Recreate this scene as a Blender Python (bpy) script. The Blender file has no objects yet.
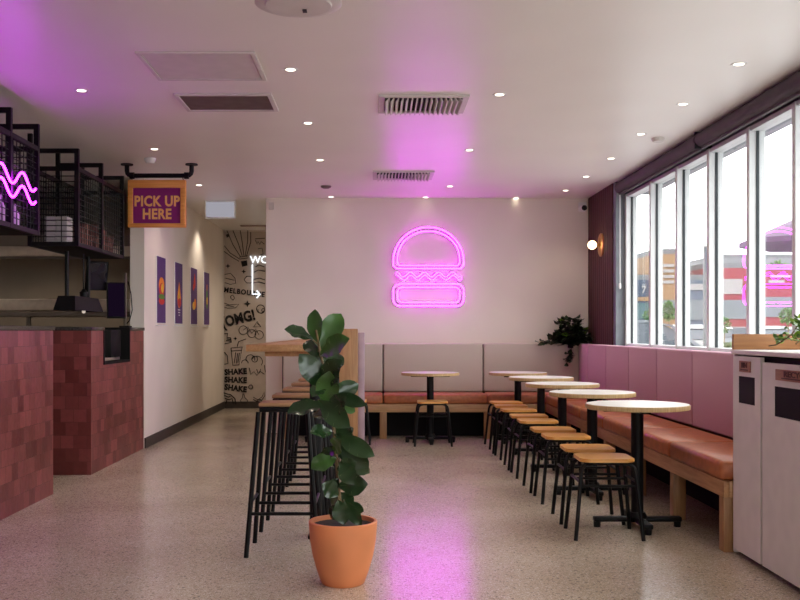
import bpy, bmesh, math, random
from mathutils import Vector, Matrix
random.seed(7)
PI = math.pi
S = bpy.context.scene
COL = S.collection
HZ, CX, F, EYE = 331.0, 377.0, 1000.0, 1.15     # horizon row, vanishing column, focal length in px, eye height

def at(px, py, Y):
    return Vector(((px - CX) / F * Y, Y, EYE + (HZ - py) / F * Y))

# ------------------------------------------------------------------ materials
def new_mat(name):
    m = bpy.data.materials.new(name); m.use_nodes = True
    nt = m.node_tree
    return m, nt, nt.nodes['Principled BSDF'], nt.nodes, nt.links

def lin(r, g, b):
    f = lambda c: (c / 255 / 12.92) if c / 255 <= .04045 else ((c / 255 + .055) / 1.055) ** 2.4
    return (f(r), f(g), f(b), 1)

def coords(N, L, scale=(1, 1, 1), rot=(0, 0, 0)):
    tc = N.new('ShaderNodeTexCoord'); mp = N.new('ShaderNodeMapping')
    mp.inputs['Scale'].default_value = scale; mp.inputs['Rotation'].default_value = rot
    L.new(tc.outputs['Object'], mp.inputs['Vector'])
    return mp.outputs['Vector']

def plain(name, col, rough=.5, metal=0, var=.08, nscale=12, bump=0, spec=None):
    m, nt, b, N, L = new_mat(name)
    b.inputs['Roughness'].default_value = rough; b.inputs['Metallic'].default_value = metal
    if spec is not None: b.inputs['Specular IOR Level'].default_value = spec
    v = coords(N, L)
    n = N.new('ShaderNodeTexNoise'); n.inputs['Scale'].default_value = nscale; n.inputs['Detail'].default_value = .3
    L.new(v, n.inputs['Vector'])
    r = N.new('ShaderNodeValToRGB')
    r.color_ramp.elements[0].position = .3; r.color_ramp.elements[1].position = .7
    r.color_ramp.elements[0].color = tuple(c * (1 - var) for c in col[:3]) + (1,)
    r.color_ramp.elements[1].color = tuple(min(1, c * (1 + var)) for c in col[:3]) + (1,)
    L.new(n.outputs['Fac'], r.inputs['Fac']); L.new(r.outputs['Color'], b.inputs['Base Color'])
    if bump:
        bp = N.new('ShaderNodeBump'); bp.inputs['Strength'].default_value = bump; bp.inputs['Distance'].default_value = .01
        L.new(n.outputs['Fac'], bp.inputs['Height']); L.new(bp.outputs['Normal'], b.inputs['Normal'])
    return m

def wood(name, c1, c2, axis='X', rough=.45, scale=6):
    m, nt, b, N, L = new_mat(name)
    b.inputs['Roughness'].default_value = rough
    sc = {'X': (.6, 9, 9), 'Y': (9, .6, 9), 'Z': (9, 9, .6)}[axis]
    v = coords(N, L, sc)
    n = N.new('ShaderNodeTexNoise'); n.inputs['Scale'].default_value = scale; n.inputs['Detail'].default_value = 6
    n.inputs['Distortion'].default_value = .6
    L.new(v, n.inputs['Vector'])
    r = N.new('ShaderNodeValToRGB')
    r.color_ramp.elements[0].position = .3; r.color_ramp.elements[0].color = c1
    r.color_ramp.elements[1].position = .72; r.color_ramp.elements[1].color = c2
    L.new(n.outputs['Fac'], r.inputs['Fac']); L.new(r.outputs['Color'], b.inputs['Base Color'])
    bp = N.new('ShaderNodeBump'); bp.inputs['Strength'].default_value = .08; bp.inputs['Distance'].default_value = .004
    L.new(n.outputs['Fac'], bp.inputs['Height']); L.new(bp.outputs['Normal'], b.inputs['Normal'])
    return m

def fabric(name, col, var=.1):
    m, nt, b, N, L = new_mat(name)
    b.inputs['Roughness'].default_value = .95; b.inputs['Specular IOR Level'].default_value = .15
    b.inputs['Sheen Weight'].default_value = .15
    v = coords(N, L)
    n = N.new('ShaderNodeTexNoise'); n.inputs['Scale'].default_value = 160; n.inputs['Detail'].default_value = 3
    L.new(v, n.inputs['Vector'])
    r = N.new('ShaderNodeValToRGB')
    r.color_ramp.elements[0].position = .3; r.color_ramp.elements[1].position = .7
    r.color_ramp.elements[0].color = tuple(c * (1 - var) for c in col[:3]) + (1,)
    r.color_ramp.elements[1].color = tuple(c * (1 + var) for c in col[:3]) + (1,)
    L.new(n.outputs['Fac'], r.inputs['Fac']); L.new(r.outputs['Color'], b.inputs['Base Color'])
    bp = N.new('ShaderNodeBump'); bp.inputs['Strength'].default_value = .25; bp.inputs['Distance'].default_value = .002
    L.new(n.outputs['Fac'], bp.inputs['Height']); L.new(bp.outputs['Normal'], b.inputs['Normal'])
    return m

def glow(name, col, strength):
    m, nt, b, N, L = new_mat(name)
    N.remove(b)
    e = N.new('ShaderNodeEmission'); e.inputs['Color'].default_value = col; e.inputs['Strength'].default_value = strength
    L.new(e.outputs[0], N['Material Output'].inputs['Surface'])
    return m

def glass_mat(name, tint=(.97, .985, .98, 1)):
    m, nt, b, N, L = new_mat(name)
    N.remove(b)
    t = N.new('ShaderNodeBsdfTransparent'); t.inputs['Color'].default_value = tint
    g = N.new('ShaderNodeBsdfGlossy'); g.inputs['Roughness'].default_value = 0.0
    lw = N.new('ShaderNodeLayerWeight'); lw.inputs['Blend'].default_value = .5
    pw = N.new('ShaderNodeMath'); pw.operation = 'POWER'; pw.inputs[1].default_value = 5
    f = N.new('ShaderNodeMath'); f.operation = 'MULTIPLY_ADD'; f.inputs[1].default_value = .96; f.inputs[2].default_value = .04
    L.new(lw.outputs['Facing'], pw.inputs[0]); L.new(pw.outputs[0], f.inputs[0])
    mx = N.new('ShaderNodeMixShader')
    L.new(f.outputs[0], mx.inputs[0]); L.new(t.outputs[0], mx.inputs[1]); L.new(g.outputs[0], mx.inputs[2])
    L.new(mx.outputs[0], N['Material Output'].inputs['Surface'])
    return m

def terrazzo():
    m, nt, b, N, L = new_mat('terrazzo')
    v = coords(N, L)
    base = N.new('ShaderNodeTexNoise'); base.inputs['Scale'].default_value = 1.3; base.inputs['Detail'].default_value = 5
    L.new(v, base.inputs['Vector'])
    r0 = N.new('ShaderNodeValToRGB')
    r0.color_ramp.elements[0].position = .3; r0.color_ramp.elements[0].color = FLOOR_A
    r0.color_ramp.elements[1].position = .75; r0.color_ramp.elements[1].color = FLOOR_B
    L.new(base.outputs['Fac'], r0.inputs['Fac'])
    last = r0.outputs['Color']
    for sc, thr, c in ((130, .17, (.12, .095, .08, 1)), (95, .14, (.76, .70, .62, 1)), (190, .2, (.24, .17, .11, 1)), (62, .07, (.14, .115, .10, 1))):
        vo = N.new('ShaderNodeTexVoronoi'); vo.inputs['Scale'].default_value = sc
        L.new(v, vo.inputs['Vector'])
        # only some cells carry a chip
        sep = N.new('ShaderNodeSeparateColor'); L.new(vo.outputs['Color'], sep.inputs[0])
        lt = N.new('ShaderNodeMath'); lt.operation = 'LESS_THAN'; lt.inputs[1].default_value = thr * 2.2
        L.new(sep.outputs[0], lt.inputs[0])
        ds = N.new('ShaderNodeMath'); ds.operation = 'LESS_THAN'; ds.inputs[1].default_value = .42
        L.new(vo.outputs['Distance'], ds.inputs[0])
        mu = N.new('ShaderNodeMath'); mu.operation = 'MULTIPLY'
        L.new(lt.outputs[0], mu.inputs[0]); L.new(ds.outputs[0], mu.inputs[1])
        m2 = N.new('ShaderNodeMath'); m2.operation = 'MULTIPLY'; m2.inputs[1].default_value = .65
        L.new(mu.outputs[0], m2.inputs[0])
        mx = N.new('ShaderNodeMixRGB'); mx.inputs[2].default_value = c
        L.new(m2.outputs[0], mx.inputs[0]); L.new(last, mx.inputs[1]); last = mx.outputs[0]
    L.new(last, b.inputs['Base Color'])
    rr = N.new('ShaderNodeMapRange'); rr.inputs['To Min'].default_value = .17; rr.inputs['To Max'].default_value = .27
    L.new(base.outputs['Fac'], rr.inputs['Value']); L.new(rr.outputs[0], b.inputs['Roughness'])
    b.inputs['Specular IOR Level'].default_value = .6
    bp = N.new('ShaderNodeBump'); bp.inputs['Strength'].default_value = .04; bp.inputs['Distance'].default_value = .002
    nb = N.new('ShaderNodeTexNoise'); nb.inputs['Scale'].default_value = 9; L.new(v, nb.inputs['Vector'])
    L.new(nb.outputs['Fac'], bp.inputs['Height']); L.new(bp.outputs['Normal'], b.inputs['Normal'])
    return m

def tile_mat(name):
    """Zellige tiles about 10 cm square, each its own tone. Works on any upright face."""
    m, nt, b, N, L = new_mat(name)
    tc = N.new('ShaderNodeTexCoord'); geo = N.new('ShaderNodeNewGeometry')
    sp = N.new('ShaderNodeSeparateXYZ'); L.new(tc.outputs['Object'], sp.inputs[0])
    sn = N.new('ShaderNodeSeparateXYZ'); L.new(geo.outputs['Normal'], sn.inputs[0])
    ab = N.new('ShaderNodeMath'); ab.operation = 'ABSOLUTE'; L.new(sn.outputs[0], ab.inputs[0])
    gt = N.new('ShaderNodeMath'); gt.operation = 'GREATER_THAN'; gt.inputs[1].default_value = .5; L.new(ab.outputs[0], gt.inputs[0])
    mxu = N.new('ShaderNodeMix'); mxu.data_type = 'FLOAT'
    L.new(gt.outputs[0], mxu.inputs[0]); L.new(sp.outputs[0], mxu.inputs[2]); L.new(sp.outputs[1], mxu.inputs[3])
    cb = N.new('ShaderNodeCombineXYZ'); L.new(mxu.outputs[0], cb.inputs[0]); L.new(sp.outputs[2], cb.inputs[1])
    br = N.new('ShaderNodeTexBrick'); br.offset = .37; br.offset_frequency = 2; br.squash = 1
    br.inputs['Scale'].default_value = 1; br.inputs['Brick Width'].default_value = .105; br.inputs['Row Height'].default_value = .105
    br.inputs['Mortar Size'].default_value = .0018; br.inputs['Mortar Smooth'].default_value = .1; br.inputs['Bias'].default_value = 0
    br.inputs['Color1'].default_value = TILE_A; br.inputs['Color2'].default_value = TILE_B; br.inputs['Mortar'].default_value = TILE_M
    L.new(cb.outputs[0], br.inputs['Vector'])
    no = N.new('ShaderNodeTexNoise'); no.inputs['Scale'].default_value = 22; no.inputs['Detail'].default_value = 3
    L.new(tc.outputs['Object'], no.inputs['Vector'])
    mx = N.new('ShaderNodeMixRGB'); mx.blend_type = 'MULTIPLY'; mx.inputs[0].default_value = .35
    L.new(br.outputs['Color'], mx.inputs[1]); L.new(no.outputs['Fac'], mx.inputs[2])
    L.new(mx.outputs[0], b.inputs['Base Color'])
    b.inputs['Roughness'].default_value = .38
    bp = N.new('ShaderNodeBump'); bp.inputs['Strength'].default_value = .35; bp.inputs['Distance'].default_value = .004
    ad = N.new('ShaderNodeMath'); ad.operation = 'SUBTRACT'
    L.new(no.outputs['Fac'], ad.inputs[0]); L.new(br.outputs['Fac'], ad.inputs[1])
    L.new(ad.outputs[0], bp.inputs['Height']); L.new(bp.outputs['Normal'], b.inputs['Normal'])
    return m

FLOOR_A, FLOOR_B = (.45, .37, .28, 1), (.60, .51, .405, 1)
TILE_A, TILE_B, TILE_M = lin(104, 42, 40), lin(152, 78, 76), lin(104, 50, 48)

M = {
 'wall': plain('painted_wall', lin(234, 225, 215), .85, var=.02, nscale=3),
 'ceiling': plain('ceiling_paint', lin(236, 231, 225), .36, var=.015, nscale=2, spec=.6),
 'floor': terrazzo(),
 'tile': tile_mat('zellige_tile'),
 'granite': plain('granite', lin(56, 52, 52), .25, var=.6, nscale=120),
 'black': plain('black_steel', lin(9, 8, 9), .5, var=.1, spec=.22),
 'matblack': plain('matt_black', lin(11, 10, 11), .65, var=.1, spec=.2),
 'chrome': plain('stainless', lin(196, 184, 166), .3, .55, var=.06, nscale=20),
 'dullsteel': plain('dull_steel', lin(120, 112, 102), .45, .7, var=.1, nscale=6),
 'oak': wood('oak', lin(176, 134, 92), lin(205, 166, 122), 'X'),
 'oak_y': wood('oak_along', lin(164, 118, 78), lin(192, 148, 104), 'Y'),
 'oak_z': wood('oak_upright', lin(148, 106, 68), lin(178, 136, 92), 'Z'),
 'honey': wood('honey_ply', lin(205, 142, 66), lin(228, 170, 92), 'X', .32),
 'pale': wood('pale_ply_edge', lin(176, 146, 98), lin(206, 180, 132), 'Z', .5, 12),
 'laminate': plain('cream_laminate', lin(240, 238, 232), .28, var=.015),
 'seatwood': wood('stool_wood', lin(166, 122, 86), lin(200, 156, 116), 'X', .4),
 'dark_timber': wood('dark_timber', lin(50, 23, 16), lin(84, 40, 28), 'Z', .75, 5),
 'leather': plain('tan_leather', lin(174, 102, 62), .36, var=.12, nscale=30, bump=.12),
 'grey_fabric': fabric('grey_fabric', lin(192, 180, 170)),
 'neon_pink_fabric': fabric('neon_pink_fabric', lin(190, 148, 164)),  # partly real pink, with the neon's cast put into the fabric colour
 'groove': plain('seam', lin(96, 86, 80), .9),
 'lav': plain('lavender_panel', lin(172, 150, 160), .6),
 'alu': plain('aluminium_frame', lin(206, 208, 208), .5, .0, var=.03),
 'gasket': plain('dark_gasket', lin(34, 42, 46), .6),
 'greyframe': plain('grey_jamb', lin(112, 118, 124), .6),
 'blind': plain('blind_fabric', lin(66, 54, 58), .7),
 'white': plain('white_plastic', lin(228, 226, 224), .4, var=.02),
 'vent': plain('vent_white', lin(206, 200, 194), .5, var=.03),
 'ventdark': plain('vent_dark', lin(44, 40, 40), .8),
 'grille': plain('grille_brown', lin(160, 140, 130), .6),
 'skirt': plain('skirting', lin(62, 54, 48), .6),
 'terracotta': plain('terracotta', lin(216, 134, 88), .6, var=.12, nscale=7, bump=.04),
 'soil': plain('soil', lin(40, 28, 22), .95, var=.5, nscale=60, bump=.5),
 'stem': plain('stem', lin(112, 92, 62), .8, var=.2, nscale=40),
 'leaf': plain('fig_leaf', lin(34, 57, 30), .22, var=.3, nscale=9),
 'leaf_light': plain('fig_leaf_young', lin(54, 88, 36), .3, var=.25, nscale=9),
 'vein': plain('leaf_vein', lin(140, 168, 98), .5),
 'vine': plain('vine_leaf', lin(40, 58, 34), .45, var=.4, nscale=14),
 'vine_light': plain('vine_leaf_bright', lin(120, 160, 46), .45, var=.3, nscale=14),
 'bin': plain('bin_laminate', lin(226, 222, 219), .55, var=.03),
 'copper': wood('plate_wood', lin(140, 90, 70), lin(166, 112, 88), 'Y', .45),
 'plate_text': plain('engraving', lin(70, 30, 24), .6),
 'purple': plain('purple_card', lin(84, 48, 118), .6, var=.06),
 'sign_purple': plain('sign_purple', lin(134, 16, 108), .5, var=.04),
 'gold': wood('sign_wood', lin(220, 142, 66), lin(236, 164, 86), 'X', .5),
 'gold_text': plain('sign_letters', lin(250, 186, 110), .5, var=.02),
 'mural': plain('mural_paper', lin(196, 184, 174), .85, var=.03),
 'ink': plain('mural_ink', lin(26, 24, 24), .8),
 'red': plain('print_red', lin(206, 52, 36), .6), 'orange': plain('print_orange', lin(240, 138, 32), .6),
 'yellow': plain('print_yellow', lin(238, 190, 52), .6), 'green': plain('print_green', lin(92, 142, 52), .6),
 'print_white': plain('print_white', lin(225, 220, 225), .6),
 'brass': plain('brass', lin(190, 140, 80), .35, .8),
 'splash': plain('splashback', lin(140, 126, 110), .5, var=.08, nscale=4),
 'screen': plain('dark_screen', lin(30, 26, 40), .2, var=.2),
 'screen_on': glow('lit_screen', (.16, .07, .25, 1), .045),
 'cups': plain('paper_cups', lin(116, 70, 66), .7, var=.25, nscale=30),
 'box': plain('white_card', lin(186, 180, 182), .7, var=.05),
 'neon': glow('neon_magenta', (.84, .022, 1.0, 1), 21),
 'neon_strong': glow('neon_magenta_near', (.68, .015, 1.0, 1), 28.0),
 'bulb': glow('bulb_warm', (1, .85, .7, 1), .6),
 'wood_mid': wood('mid_oak', lin(146, 98, 58), lin(172, 122, 76), 'X'),
 'channel': plain('shield_mauve', lin(120, 70, 130), .5),
 'neon_white': glow('neon_white', (.9, .95, 1, 1), 1.5),
 'lamp': glow('lamp_warm', (1, .88, .7, 1), 6),
 'globe': glow('globe_warm', (1, .74, .42, 1), 5.0),
 'exit_face': glow('lit_diffuser', (.72, .70, .80, 1), .48),
 'glass': glass_mat('window_glass'),
 'clear': glass_mat('car_glass', (.75, .78, .8, 1)),
 # outdoors: glare haze is put into the muted building colours
 'asphalt': plain('asphalt', (.32, .32, .33, 1), .9, var=.06, nscale=.6),
 'lawn': plain('lawn', (0.1264, 0.1603, 0.0745, 1), .95, var=.3, nscale=1.5),
 'hedge': plain('hedge_leaf', (.075, .16, .04, 1), .8, var=.35, nscale=3),
 'navy': plain('navy_cladding', (0.0233, 0.0381, 0.0666, 1), .8), 'orange_clad': plain('orange_cladding', (0.1975, 0.1124, 0.0520, 1), .8),
 'red_clad': plain('red_cladding', (0.1762, 0.0256, 0.0302, 1), .8), 'pale_clad': plain('pale_cladding', (0.1347, 0.1437, 0.1499, 1), .8),
 'roofgrey': plain('roof_grey', (0.0948, 0.1021, 0.1072, 1), .8), 'bluegrey': plain('blue_grey_cladding', (0.0573, 0.0768, 0.1072, 1), .8),
 'shopglass': plain('shop_glass', (0.0877, 0.1046, 0.1150, 1), .3), 'teal': plain('teal_glass', (0.0224, 0.0666, 0.0726, 1), .4),
 'car_silver': plain('car_silver', (0.1306, 0.1454, 0.1612, 1), .3, .3), 'car_white': plain('car_white', (0.1975, 0.1975, 0.1975, 1), .3),
 'car_dark': plain('car_window', (0.0615, 0.0732, 0.0885, 1), .15), 'tyre': plain('tyre', lin(40, 40, 42), .8),
 'post': plain('lamp_post', (0.0948, 0.0996, 0.1021, 1), .5), 'parasol': plain('parasol_cloth', (0.0666, 0.0410, 0.0768, 1), .9),
 'signwhite': plain('sign_white', (0.2125, 0.2012, 0.1975, 1), .7),
}

# ------------------------------------------------------------------ mesh helpers
class MB:
    def __init__(s): s.bm = bmesh.new()
    def _add(s, tmp):
        me = bpy.data.meshes.new('tmp'); tmp.to_mesh(me); tmp.free(); s.bm.from_mesh(me); bpy.data.meshes.remove(me)
    def box(s, x0, x1, y0, y1, z0, z1, bev=0, seg=2):
        t = bmesh.new(); bmesh.ops.create_cube(t, size=1)
        for v in t.verts:
            v.co = Vector(((x0 + x1) / 2 + v.co.x * (x1 - x0), (y0 + y1) / 2 + v.co.y * (y1 - y0), (z0 + z1) / 2 + v.co.z * (z1 - z0)))
        if bev: bmesh.ops.bevel(t, geom=t.edges[:], offset=bev, segments=seg, affect='EDGES', profile=.5)
        s._add(t); return s
    def tube(s, pts, r, closed=False, n=8, r1=None):
        pts = [Vector(p) for p in pts]; k = len(pts); rings = []
        up = None
        for i, p in enumerate(pts):
            if closed: d = pts[(i + 1) % k] - pts[i - 1]
            elif i == 0: d = pts[1] - p
            elif i == k - 1: d = p - pts[i - 1]
            else: d = (pts[i + 1] - p).normalized() + (p - pts[i - 1]).normalized()
            d = d.normalized() if d.length > 1e-9 else Vector((0, 0, 1))
            if up is None:
                up = Vector((0, 0, 1)) if abs(d.z) < .9 else Vector((1, 0, 0))
            a = up - d * up.dot(d)
            if a.length < 1e-6: a = Vector((0, 1, 0)) - d * d.y
            a.normalize(); up = a; bq = d.cross(a)
            rad = r if r1 is None else r + (r1 - r) * i / max(1, k - 1)
            rings.append([s.bm.verts.new(p + (a * math.cos(2 * PI * j / n) + bq * math.sin(2 * PI * j / n)) * rad) for j in range(n)])
        rng = range(k) if closed else range(k - 1)
        for i in rng:
            A, B = rings[i], rings[(i + 1) % k]
            for j in range(n):
                s.bm.faces.new((A[j], A[(j + 1) % n], B[(j + 1) % n], B[j]))
        if not closed:
            s.bm.faces.new(rings[0][::-1]); s.bm.faces.new(rings[-1])
        return s
    def lathe(s, prof, c=(0, 0, 0), n=32, axis='Z', ring=False):
        c = Vector(c); rings = []
        def P(r, h, a):
            x, y = r * math.cos(a), r * math.sin(a)
            return c + {'Z': Vector((x, y, h)), 'X': Vector((h, x, y)), 'Y': Vector((x, h, y))}[axis]
        for r, h in prof:
            if r < 1e-6: rings.append([s.bm.verts.new(P(0, h, 0))])
            else: rings.append([s.bm.verts.new(P(r, h, 2 * PI * j / n)) for j in range(n)])
        for A, B in list(zip(rings, rings[1:])) + ([(rings[-1], rings[0])] if ring else []):
            for j in range(n):
                q = [A[j % len(A)], A[(j + 1) % len(A)], B[(j + 1) % len(B)], B[j % len(B)]]
                u = []
                for v in q:
                    if v not in u: u.append(v)
                if len(u) > 2:
                    try: s.bm.faces.new(u)
                    except ValueError: pass
        for R_ in (rings[0], rings[-1]):
            if len(R_) > 2 and not ring:
                try: s.bm.faces.new(R_)
                except ValueError: pass
        return s
    def prism(s, poly, d):
        """poly: list of 3D points (planar); extruded by vector d."""
        d = Vector(d); a = [s.bm.verts.new(Vector(p)) for p in poly]; b = [s.bm.verts.new(Vector(p) + d) for p in poly]
        k = len(a)
        s.bm.faces.new(a); s.bm.faces.new(b[::-1])
        for i in range(k): s.bm.faces.new((a[i], b[i], b[(i + 1) % k], a[(i + 1) % k]))
        return s
    def mesh(s, name, mat, smooth=35):
        bmesh.ops.recalc_face_normals(s.bm, faces=s.bm.faces[:])
        me = bpy.data.meshes.new(name); s.bm.to_mesh(me); s.bm.free()
        for p in me.polygons: p.use_smooth = True
        me.set_sharp_from_angle(angle=math.radians(smooth))
        me.materials.append(mat)
        return me
    def build(s, name, mat, parent=None, label=None, world=True):
        me = s.mesh(name, M[mat] if isinstance(mat, str) else mat)
        o = bpy.data.objects.new(name, me); COL.objects.link(o)
        if parent is not None:
            o.parent = parent
            if world: me.transform(Matrix.Translation(-world_loc(parent)))
        else:
            xs = [v.co for v in me.vertices]
            lo = Vector([min(v[i] for v in xs) for i in range(3)]); hi = Vector([max(v[i] for v in xs) for i in range(3)])
            o.location = ((lo.x + hi.x) / 2, (lo.y + hi.y) / 2, lo.z)
            me.transform(Matrix.Translation(-o.location))
        if label: o['label'] = label
        return o

def world_loc(o):
    l = Vector((0, 0, 0))
    while o: l += o.location; o = o.parent
    return l

def tag(o, label, cat, group=None, kind=None):
    o['label'] = label; o['category'] = cat
    if group: o['group'] = group
    if kind: o['kind'] = kind
    return o

def thing(name, loc, label, cat, group=None, kind=None):
    o = bpy.data.objects.new(name, None); COL.objects.link(o); o.location = loc
    o.empty_display_size = .1
    return tag(o, label, cat, group, kind)

def struct(mb, name, mat, label, cat=None):
    o = mb.build(name, mat)
    return tag(o, label, cat or name.split('_')[0], kind='structure')

def copy_tree(o, parent=None):
    c = o.copy(); COL.objects.link(c)
    if parent is not None: c.parent = parent
    for ch in [x for x in S.objects if x.parent == o]: copy_tree(ch, c)
    return c

def text_mesh(txt, size, bold=0.0, depth=.004, align='CENTER', spacing=1.0):
    cu = bpy.data.curves.new('txt', 'FONT'); cu.body = txt; cu.size = size; cu.offset = bold; cu.extrude = depth / 2
    cu.align_x = align; cu.align_y = 'CENTER'; cu.space_character = spacing; cu.resolution_u = 3
    ob = bpy.data.objects.new('txt', cu); COL.objects.link(ob)
    dg = bpy.context.evaluated_depsgraph_get(); dg.update()
    me = bpy.data.meshes.new_from_object(ob.evaluated_get(dg))
    bpy.data.objects.remove(ob); bpy.data.curves.remove(cu)
    return me

def text_on(name, txt, size, mat, parent, pos, facing='-Y', bold=0, depth=.004, align='CENTER', spacing=1.0, roll=0, sx=1, label=None):
    me = text_mesh(txt, size, bold, depth, align, spacing)
    # text lies in XY; stand it up
    rot = Matrix.Rotation(PI / 2, 4, 'X')
    if facing == '+X': rot = Matrix.Rotation(PI / 2, 4, 'Z') @ rot
    if facing == '-X': rot = Matrix.Rotation(-PI / 2, 4, 'Z') @ rot
    me.transform(Matrix.Translation(Vector(pos)) @ rot @ Matrix.Rotation(roll, 4, 'Z') @ Matrix.Diagonal((sx, 1, 1, 1)))
    me.materials.clear(); me.materials.append(M[mat])
    o = bpy.data.objects.new(name, me); COL.objects.link(o)
    o.parent = parent; me.transform(Matrix.Translation(-world_loc(parent)))
    if label: o['label'] = label
    return o

def arc(cx, cz, r, a0, a1, n=12, y=0):
    return [Vector((cx + r * math.cos(a0 + (a1 - a0) * i / n), y, cz + r * math.sin(a0 + (a1 - a0) * i / n))) for i in range(n + 1)]

# ------------------------------------------------------------------ the room shell
CEIL = 2.65
XL, XW = -2.28, 2.55          # left wall face, window plane
YB, YC = 11.3, 14.9           # back wall face, corridor end

struct(MB().box(-6.2, 2.75, -2.2, 15.1, -.12, 0), 'floor', 'floor', 'polished beige speckled terrazzo floor of the whole room')
struct(MB().box(-6.2, 2.75, -2.2, 15.1, CEIL, CEIL + .15), 'ceiling', 'ceiling', 'smooth off-white ceiling lit by recessed downlights')
struct(MB().box(-1.254, 2.75, YB, YB + .14, 0, CEIL), 'wall_back', 'wall', 'cream back wall carrying the neon burger')
struct(MB().box(XL - .14, XL, 9.8, 15.04, 0, CEIL), 'wall_left', 'wall', 'cream side wall with the four purple posters')
struct(MB().box(XL - .14, 1.1, YC, YC + .14, 0, CEIL), 'wall_corridor', 'wall', 'end wall of the corridor behind the doodle mural')
struct(MB().box(-1.254, -1.12, YB + .14, 13.7, 0, CEIL), 'wall_passage', 'wall', 'right hand wall of the short corridor')
struct(MB().box(.96, 1.1, YB + .14, YC, 0, CEIL), 'wall_lobby', 'wall', 'wall closing the washroom lobby')
struct(MB().box(-6.2, .64, -2.2, -2.06, 0, CEIL), 'wall_front', 'wall', 'cream wall behind the viewer, kitchen side')
struct(MB().box(.64, 2.75, -2.2, -2.06, 2.52, CEIL), 'wall_front_head', 'wall', 'strip of wall above the added daylight glazing')
struct(MB().box(-6.2, -6.06, -2.06, 11.3, 0, CEIL), 'wall_kitchen', 'wall', 'far side wall of the kitchen')
struct(MB().box(-6.06, XL - .14, 11.16, 11.3, 0, CEIL), 'wall_cookline', 'splash', 'taupe kitchen wall behind the cook line')
# window wall: dado below, head above
struct(MB().box(XW - .02, XW + .2, -2.06, 10.05, 0, .98), 'wall_right', 'wall', 'low wall under the big window')
struct(MB().box(XW - .02, XW + .2, -2.06, 10.05, 2.52, CEIL), 'wall_right_head', 'greyframe', 'strip of wall above the big window')
struct(MB().box(2.40, XW + .05, 10.05, 10.15, 0, CEIL), 'trim_1', 'greyframe', 'blue grey jamb beside the timber panelling')
w = MB(); w.box(2.42, 2.6, 10.15, YB, 0, CEIL)
y = 10.15
while y < YB - .02:
    w.box(2.385, 2.42, y, min(y + .085, YB), 0, CEIL, .004, 1); y += .097
struct(w, 'trim_2', 'dark_timber', 'dark red-brown vertical timber panelling in the window corner')
struct(MB().box(2.33, XW, 5.15, 10.05, .98, 1.0), 'trim_3', 'white', 'white window sill behind the pink bench back')
b = MB().box(XL, XL + .015, 9.8, YC, 0, .1)
struct(b, 'baseboard_left', 'skirt', 'dark skirting board along the poster wall')
struct(MB().box(XL, -1.12, YC - .015, YC, 0, .1), 'baseboard_back', 'skirt', 'dark skirting board under the doodle mural')

# windows: slim pale frames with a dark gasket, one pane each
ys = [10.02, 9.13, 8.33, 7.53, 6.72, 5.98, 5.2, 4.4, 3.6, 2.8, 2.0, 1.2, .4, -.4, -1.2, -2.0]
k = 0
for a, c in zip(ys, ys[1:]):
    k += 1
    fr = MB()
    fr.box(XW - .06, XW + .05, a - .025, a + .025, 1.0, 2.52, .003, 1)
    fr.box(XW - .05, XW + .05, c + .026, a - .026, 1.0, 1.025)
    fr.box(XW - .05, XW + .05, c + .026, a - .026, 2.49, 2.52)
    o = tag(fr.build('window_%d' % k, 'alu'), 'tall pale framed window bay number %d counted from the timber corner' % k, 'window', kind='structure')
    g = MB().box(XW - .012, XW + .008, a - .031, a + .031, 1.0, 2.515); g.build('gasket', 'gasket', o, 'dark gasket strip')
    MB().box(XW - .004, XW + .004, c + .02, a - .03, 1.01, 2.5).build('pane', 'glass', o, 'clear glass pane')

for a in range(2):  # unseen glazing added behind the viewer to let in more daylight
    k += 1; xa = .64 + a * .98
    fr = MB(); fr.box(xa, xa + .05, -2.18, -2.08, .03, 2.52, .003, 1); fr.box(xa, xa + .98, -2.18, -2.08, 0, .03); fr.box(xa + .05, xa + .98, -2.18, -2.08, 2.49, 2.52)
    o = tag(fr.build('window_%d' % k, 'alu'), 'added full height daylight bay number %d behind the viewer' % (a + 1), 'window', kind='structure')
    MB().box(xa + .05, xa + .98, -2.135, -2.127, .03, 2.49).build('pane', 'glass', o, 'clear glass pane')

# roller blinds under the ceiling
for (y0, y1, lab) in ((7.53, 10.04, 'rolled-up dark blind at the far end of the window, by the timber'),
                      (-1.9, 7.5, 'rolled-up dark blind over the near window bays')):
    t = thing('roller_blind', (2.44, (y0 + y1) / 2, 2.53), lab, 'blind', 'dark roller blinds above the window')
    MB().tube([(2.44, y0, 2.588), (2.44, y1, 2.588)], .058, n=20).build('roll', 'blind', t)
    MB().box(2.425, 2.455, y0 + .02, y1 - .02, 2.512, 2.532, .004).build('bottom_bar', 'blind', t)
    MB().box(2.39, 2.52, y0 - .012, y0 + .012, 2.52, 2.649, .004).build('bracket', 'black', t)
    if y0 > 7:
        MB().tube([(2.43, 10.0, 2.52), (2.43, 10.0, 1.62)], .004, n=6).build('pull_chain', 'white', t, 'thin white pull chain')
        MB().lathe([(.004, 0), (.012, .01), (.012, .05), (.004, .06)], (2.43, 10.0, 1.57), 10).build('chain_weight', 'white', t, 'small white chain weight')

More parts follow.
